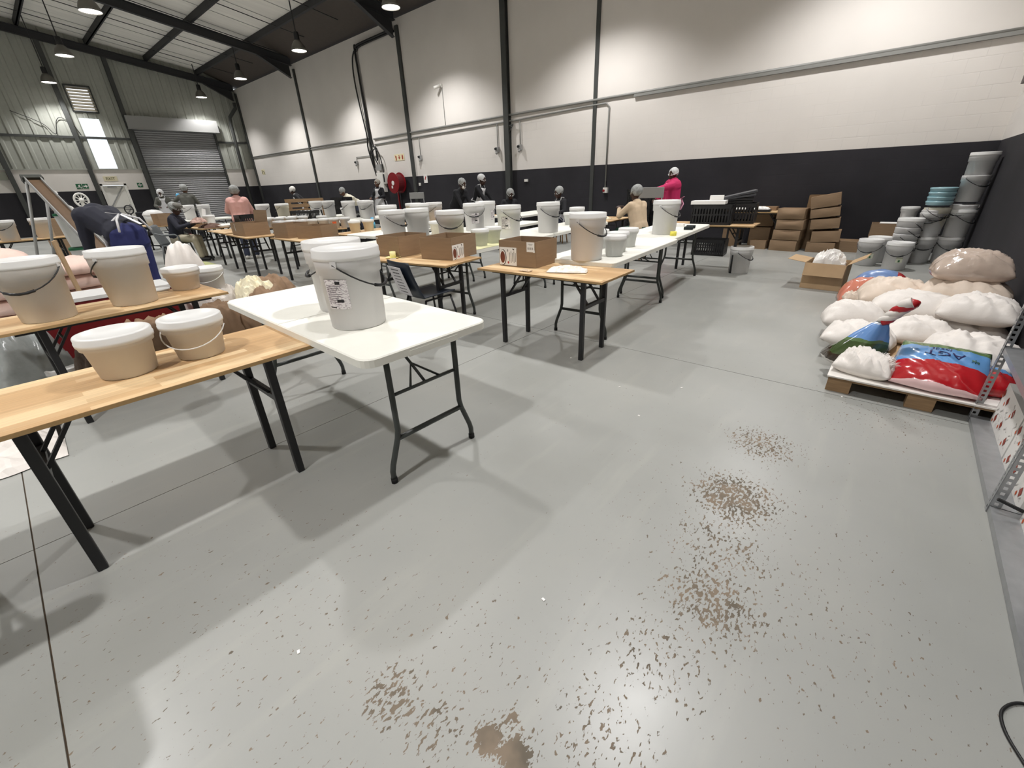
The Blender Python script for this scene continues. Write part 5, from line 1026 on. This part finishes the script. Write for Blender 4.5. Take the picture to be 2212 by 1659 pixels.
tubes('wall_cable', 'thin dark cable looping on the cladding left of the window strip', 'cable', [[(XL + .06, 2.2, 4.9), (XL + .06, 3.0, 4.5), (XL + .06, 3.3, 4.1), (XL + .06, 3.5, 4.6), (XL + .06, 3.7, 4.75), (XL + .06, 4.0, 4.5), (XL + .06, 4.15, 4.1)]], .012, CABLE)
# ---------------------------------------------------------------- people
PEND = []
def remesh_later(o, v=.011, smooth=3):
    r = o.modifiers.new('merge', 'REMESH'); r.mode = 'VOXEL'; r.voxel_size = v; r.use_smooth_shade = True
    s_ = o.modifiers.new('smooth', 'SMOOTH'); s_.factor = .5; s_.iterations = smooth; PEND.append(o); return o
def lerp(a, b, t): return a + (b - a) * t
def person(label, loc, rz, pose='stand', lean=0.0, H=1.62, skin=SKIN, top=NAVY, bottom=JEANS, cap=NET, hands=None, apron=None, head_turn=0.0, nod=0.0, mask=None, capshape='net', cap2=None, sit_z=.45, side=0.0, shoes=BLACK, bulk=1.12):
    """local frame: +y is where the person faces; body one continuous mesh, clothes are children"""
    k = H / 1.7; o = thing('person', label, 'person', loc, rz)
    hip_z = .93 * k if pose != 'sit' else sit_z + .1; hip = Vector((0, 0, hip_z))
    def up(d, off=(0, 0, 0)):  # point d metres up the leaning spine
        return hip + Vector((side * d, math.sin(lean) * d, math.cos(lean) * d)) + Vector(off)
    fwd = Vector((0, math.cos(lean), -math.sin(lean))); waist = up(.12 * k); chest = up(.36 * k, fwd * .01); neck = up(.53 * k); 
    hl = lean * .55 + nod; hc = neck + Vector((side * .12, math.sin(hl) * .135 * k + .02, math.cos(hl) * .135 * k)); kk = k; k = k * 1.1; RH = Matrix.Rotation(head_turn, 3, 'Z') @ Matrix.Rotation(-hl, 3, 'X')
    k = kk; sh = [up(.46 * k, (q * .175 * k, 0, 0)) for q in (-1, 1)]; hp = [hip + Vector((q * .09 * k, 0, -.02)) for q in (-1, 1)]
    if pose == 'sit':
        kn = [Vector((q * .13 * k, .42 * k, sit_z + .06)) for q in (-1, 1)]; an = [Vector((q * .13 * k, .46 * k, .09)) for q in (-1, 1)]
    else:
        kn = [Vector((q * .1 * k, .02, .49 * k)) for q in (-1, 1)]; an = [Vector((q * .11 * k, -.01, .085 * k)) for q in (-1, 1)]
    hands = hands or [(q * .16, .34, hip_z + .18) for q in (-1, 1)]; wr = [Vector(h) for h in hands]; el = []
    for i, q in enumerate((-1, 1)):
        m = (sh[i] + wr[i]) / 2; d = (wr[i] - sh[i]).length; L = .54 * k; h_ = math.sqrt(max(.0, (L / 2) ** 2 - (d / 2) ** 2)) if d < L else 0
        if d > L: wr[i] = sh[i] + (wr[i] - sh[i]) * (L / d); m = (sh[i] + wr[i]) / 2
        bend = Vector((q * .75, -.55, -.6)).normalized(); ax = (wr[i] - sh[i]).normalized(); bend = (bend - ax * bend.dot(ax)).normalized(); el.append(m + bend * h_)
    def torso(b, g):
        h0 = hip
        if g: g = g + .11 * (bulk - 1); h0 = up(.06 * k)
        for q in (-1, 1):
            b.cone(h0 + Vector((q * .07 * k, 0, 0)), waist + Vector((q * .06 * k, 0, 0)), .115 * k + g, .1 * k + g, 12); b.cone(waist + Vector((q * .06 * k, 0, 0)), chest + Vector((q * .075 * k, 0, 0)), .1 * k + g, .115 * k + g, 12)
            b.cone(chest + Vector((q * .075 * k, 0, 0)), sh[(q + 1) // 2] - Vector((q * .03, 0, .02)), .115 * k + g, .068 * k + g, 12)
        b.cone(chest, up(.47 * k), .11 * k + g, .08 * k + g, 12)
    b = MB(); torso(b, 0); b.cone(up(.46 * k), hc - Vector((0, 0, .05 * k)), .06 * k, .052 * k)
    k = kk * 1.12; b.ball(hc + RH @ Vector((0, -.005, .025 * k)), (.074 * k, .092 * k, .1 * k), 16, 12, RH); b.ball(hc + RH @ Vector((0, .022 * k, -.045 * k)), (.056 * k, .066 * k, .07 * k), 14, 10, RH)
    b.cone(hc + RH @ Vector((0, .09 * k, .005)), hc + RH @ Vector((0, .105 * k, -.022 * k)), .012 * k, .018 * k, 8)
    for q in (-1, 1): b.ball(hc + RH @ Vector((q * .078 * k, -.005, -.005)), (.014, .024, .034), 8, 6, RH)
    k = kk
    for i, q in enumerate((-1, 1)):
        b.cone(sh[i], el[i], .052 * k, .042 * k); b.cone(el[i], wr[i], .042 * k, .029 * k)
        ax = (wr[i] - el[i]).normalized(); sd = Vector((0, 0, 1)).cross(ax); sd = sd.normalized() if sd.length > .1 else Vector((1, 0, 0)); dn = ax.cross(sd).normalized()
        if dn.z > 0: dn = -dn
        pc = wr[i] + ax * .085 * k
        for s_ in (-1, 0, 1): b.cone(wr[i] + ax * .01, pc + sd * s_ * .024, .024, .017, 8)
        for f_, ln in zip((-1.5, -.5, .5, 1.5), (.06, .075, .078, .065)):
            p0 = pc + sd * f_ * .0205; p1 = p0 + ax * ln * .55 + dn * .008; b.cone(p0, p1, .0105, .0098, 6); b.cone(p1, p1 + (ax * .6 + dn * .8).normalized() * ln * .5, .0098, .0085, 6)
        th = -q; t0 = wr[i] + ax * .03 + sd * th * .028; t1 = t0 + (ax * .75 + sd * th * .7).normalized() * .045; b.cone(t0, t1, .014, .012, 6); b.cone(t1, t1 + (ax + dn * .5).normalized() * .03, .0115, .0095, 6)
        b.cone(hp[i], kn[i], .085 * k, .058 * k, 12); b.cone(kn[i], an[i], .057 * k, .038 * k, 10); b.cone(an[i] + Vector((0, -.03, -.03)), an[i] + Vector((0, .13 * k, -.05)), .038 * k, .03 * k, 8)
    remesh_later(b.build('body', skin, o), .0095, 2)
    b = MB(); torso(b, .016); b.cone(up(.08 * k, (-.05, 0, 0)), up(.08 * k, (.05, 0, 0)), .13 * k + .11 * (bulk - 1), .13 * k + .11 * (bulk - 1), 12)
    for i in (0, 1): b.cone(sh[i], el[i], .066 * k * bulk, .056 * k * bulk); b.cone(el[i], lerp(el[i], wr[i], .88), .055 * k * bulk, .042 * k * bulk)
    b.cone(up(.44 * k), up(.52 * k), .085 * k, .068 * k); remesh_later(b.build('jacket', top, o), .013, 4)
    b = MB()
    for i, q in enumerate((-1, 1)):
        b.cone(hp[i] + Vector((0, 0, .02)), kn[i], .103 * k * bulk, .075 * k * bulk, 12); b.cone(kn[i], lerp(kn[i], an[i], .9), .073 * k * bulk, .058 * k * bulk, 10); b.cone(hip + Vector((q * .05, 0, .0)), hip + Vector((q * .06, 0, -.06)), .122 * k + .12 * (bulk - 1), .122 * k + .12 * (bulk - 1), 12)
    remesh_later(b.build('trousers', bottom, o), .013, 4)
    for i in (0, 1):
        b = MB(); b.cone(an[i] + Vector((0, -.035, -.035)), an[i] + Vector((0, .135 * k, -.045)), .047 * k, .04 * k, 10); s_ = b.build('shoe', shoes, o)
        for v in s_.data.vertices: v.co.z = max(v.co.z, .001)
    k = kk * 1.12
    for q in (-1, 1):
        e = MB().ball(hc + RH @ Vector((q * .031 * k, .079 * k, .018 * k)), .0125, 8, 6).build('eye', EYE_W, o); MB().ball(hc + RH @ Vector((q * .031 * k, .0885 * k, .018 * k)), .006, 6, 4).build('iris', EYE_B, e)
    MB().ball(hc + RH @ Vector((0, .08 * k, -.055 * k)), (.024, .01, .009), 10, 6, RH).build('mouth', LIP, o)
    cb = MB(); cb.ball(hc + RH @ Vector((0, -.028 * k, .048 * k)), (.098 * k, .108 * k, .098 * k), 16, 12, RH @ Matrix.Rotation(R(-22), 3, 'X')); cp = cb.build('hairnet', cap, o)
    P = [hc + RH @ Matrix.Rotation(R(-22), 3, 'X') @ Vector((.1 * k * math.cos(a), -.028 * k + .11 * k * math.sin(a), .026 * k)) for a in [2 * PI * j / 20 for j in range(20)]]
    MB().tube(P, .007, 6, closed=True).build('elastic_band', cap, cp)
    if cap2:
        c2 = MB().ball(hc + RH @ Vector((0, .03 * k, .085 * k)), (.1 * k, .105 * k, .065 * k), 16, 10, RH).build('cap', cap2, o); MB().ball(hc + RH @ Vector((0, .12 * k, .065 * k)), (.075 * k, .07 * k, .008), 14, 6, RH).build('peak', cap2, c2)
    if mask:
        MB().ball(hc + RH @ Vector((0, .062 * k, -.04 * k)), (.052 * k, .05 * k, .042 * k), 12, 8, RH).build('face_mask', mask, o)
    k = kk
    if apron:
        b = MB(); rows = []
        for t, w_ in ((.5, .1), (.42, .13), (.3, .17), (.12, .21), (-.05, .24), (-.3, .26), (-.5, .27)):
            z_ = up(t * k) if t >= 0 else hip + Vector((0, .03 if pose != 'sit' else .1, t * k))
            if pose == 'sit' and t < -.05: z_ = hip + Vector((0, .12 + (-t) * .5, .09))
            rows.append([z_ + Vector((w_ * s_, 0, 0)) + (fwd if t >= 0 else Vector((0, 1, 0) if pose != 'sit' else (0, 0, .25))) * (.148 * k + .01 - .09 * abs(s_) ** 2) for s_ in (-1, -.66, -.33, 0, .33, .66, 1)])
        n = 7; b.add([p for r0 in rows for p in r0], [(j * n + i, j * n + i + 1, (j + 1) * n + i + 1, (j + 1) * n + i) for j in range(len(rows) - 1) for i in range(n - 1)], True)
        a_ = b.build('apron', apron, o); a_.modifiers.new('thickness', 'SOLIDIFY').thickness = .004
        for q in (-1, 1): MB().tube([rows[0][3 + 3 * q], up(.56 * k, (q * .075, .02, .0)), up(.55 * k, (q * .05, -.08, 0))], .012, 6).build('apron_strap', apron, a_)
        bk = lambda x, t, d=.14 + .2 * (bulk - 1): up(t * k, (x, 0, 0)) - fwd * (d * k)
        MB().tube([rows[3][0], bk(-.17, .1, .09), bk(-.02, .13)], .013, 6).tube([rows[3][6], bk(.17, .1, .09), bk(.02, .13)], .013, 6).bar(bk(0, .13), bk(.05, -.12, .16 + .2 * (bulk - 1)), .045, .006).bar(bk(0, .13), bk(-.14, .18, .14 + .2 * (bulk - 1)), .035, .006).tube([bk(-.02, .13), bk(-.14, .02), bk(-.2, -.1, .1 + .1 * (bulk - 1))], .014, 6).tube([bk(.02, .13), bk(.15, .02), bk(.2, -.12, .1 + .1 * (bulk - 1))], .014, 6).build('apron_ties', apron, a_)
    return o
yaw = lambda deg: R(deg)   # facing: 0 -> +y (towards the white wall), 90 -> -x
bw = person('person in a navy jacket and blue trousers bending over, white apron ties on the back', (-7.9, 1.17, 0), yaw(116), 'stand', R(56), 1.8, SKIN_D, NAVY, BLUE_T, NET, hands=[(-.2, .6, .5), (.15, .65, .55)], apron=APR, nod=1.9, bulk=1.4)
person('person in a dark jacket with grey cap over a hairnet, seated in the grey armchair', (-12.88, 2.78, 0), yaw(-35), 'sit', R(12), 1.62, SKIN_D, NAVY, TROU, NET_G, hands=[(-.12, .42, .84), (.14, .42, .84)], cap2=mat('grey_cap_cloth', c(110, 108, 102), .8), nod=.2)
person('person with white hairnet standing before the left edge of the roller shutter', (-21.9, 4.72, 0), yaw(-110), 'stand', R(8), 1.66, SKIN_D, GREY_C, JEANS, NET, mask=PAPER, apron=APR, nod=.3)
person('person in an olive grey jacket with back turned, blue glove raised, before the roller shutter', (-18.0, 4.5, 0), yaw(60), 'stand', R(10), 1.74, SKIN, GREY_C, BLK_C, NET_G, hands=[(-.28, .3, 1.38), (.2, .35, 1.05)])
MB().ball((-.29, .34, 1.45), (.07, .05, .07), 10, 8).build('blue_glove', BRIGHT_B, bpy.data.objects[[q.name for q in bpy.data.objects if 'olive grey' in str(q.get('label', ''))][0]])
person('person in a dusty pink jacket and jeans standing with back turned at the tables', (-11.78, 3.92, 0), yaw(62), 'stand', R(6), 1.58, SKIN, PINK_C, JEANS, NET_G, hands=[(-.2, .36, 1.0), (.16, .36, .95)], shoes=WHITE_C, bulk=1.3)
person('person in black with a round white cap, leaning forward by the dark wall', (-18.0, 8.45, 0), yaw(150), 'stand', R(38), 1.68, SKIN_D, BLK_C, BLK_C, WHITE_C, apron=APR)
person('person in a cream jacket bent low between the far pails', (-16.1, 9.6, 0), yaw(165), 'stand', R(55), 1.7, SKIN, CREAM_C, JEANS, NET_G)
person('person with grey woollen hat and pale apron, standing before the fuse board', (-15.55, 10.25, 0), yaw(-160), 'stand', R(3), 1.7, SKIN, BLK_C, BLK_C, mat('grey_wool_hat', c(150, 146, 136), .9), apron=APR)
person('person in black leaning right with a white face mask, left of another in black', (-9.6, 8.75, 0), yaw(-95), 'stand', R(36), 1.66, SKIN_D, BLK_C, BLK_C, NET_G, mask=PAPER, hands=[(-.15, .55, .8), (.15, .55, .8)])
person('person in black reaching forward, taller of the two black clad workers', (-9.35, 9.35, 0), yaw(-80), 'stand', R(20), 1.68, SKIN_D, BLK_C, BLK_C, NET, hands=[(-.2, .5, .9), (.2, .55, .85)], apron=APR)
person('person with grey hairnet seated low before the dark wall, by the thick column', (-8.5, 9.75, 0), yaw(-120), 'sit', R(14), 1.62, SKIN_D, BLK_C, JEANS, NET_G, nod=.35)
person('person with grey hairnet and striped collar seated before the dark wall', (-6.5, 9.5, 0), yaw(160), 'sit', R(6), 1.62, SKIN_D, BLK_C, JEANS, NET_G, apron=APR, nod=.2)
person('person in a beige jumper with hairnet seated sideways at the garlic table', (-3.72, 8.05, 0), yaw(72), 'sit', R(14), 1.66, SKIN_D, BEIGE_C, GREEN_D, NET_G, hands=[(-.1, .46, .92), (.1, .46, .92)])
person('person in a magenta top with pale pink apron standing by the dark wall', (-4.0, 10.2, 0), yaw(135), 'stand', R(2), 1.58, SKIN_D, MAG, BLK_C, NET, hands=[(-.3, .5, 1.2), (.12, .3, 1.0)], apron=APR_P, head_turn=.5, bulk=1.5)
person('person with a white cap and apron standing behind the spoked white machine', (-24.6, 2.0, 0), yaw(-110), 'stand', R(4), 1.74, SKIN_D, BLK_C, JEANS, WHITE_C, apron=APR)
for lab, x, y in (('low wooden stool under the hairnet worker by the thick column', -8.5, 9.75), ('low wooden stool under the striped collar worker', -6.5, 9.5), ('low wooden stool under the beige jumper worker', -3.72, 8.05)):
    o = thing('wooden_stool', lab, 'stool', (x, y - .0, 0)); MB().lathe([(0, .39), (.17, .39), (.17, .42), (0, .42)], 20, smooth=False).build('seat', PALWOOD, o)
    for k in range(4): a = PI / 4 + k * PI / 2; MB().tube([(.1 * math.cos(a), .1 * math.sin(a), .4), (.15 * math.cos(a), .15 * math.sin(a), 0)], .016, 6).build('leg', PALWOOD, o)
bpy.context.view_layer.update(); _dg = bpy.context.evaluated_depsgraph_get()
_new = [(o, bpy.data.meshes.new_from_object(o.evaluated_get(_dg))) for o in PEND]
for o, me in _new:
    o.modifiers.clear(); o.data = me
    me.polygons.foreach_set('use_smooth', [True] * len(me.polygons))
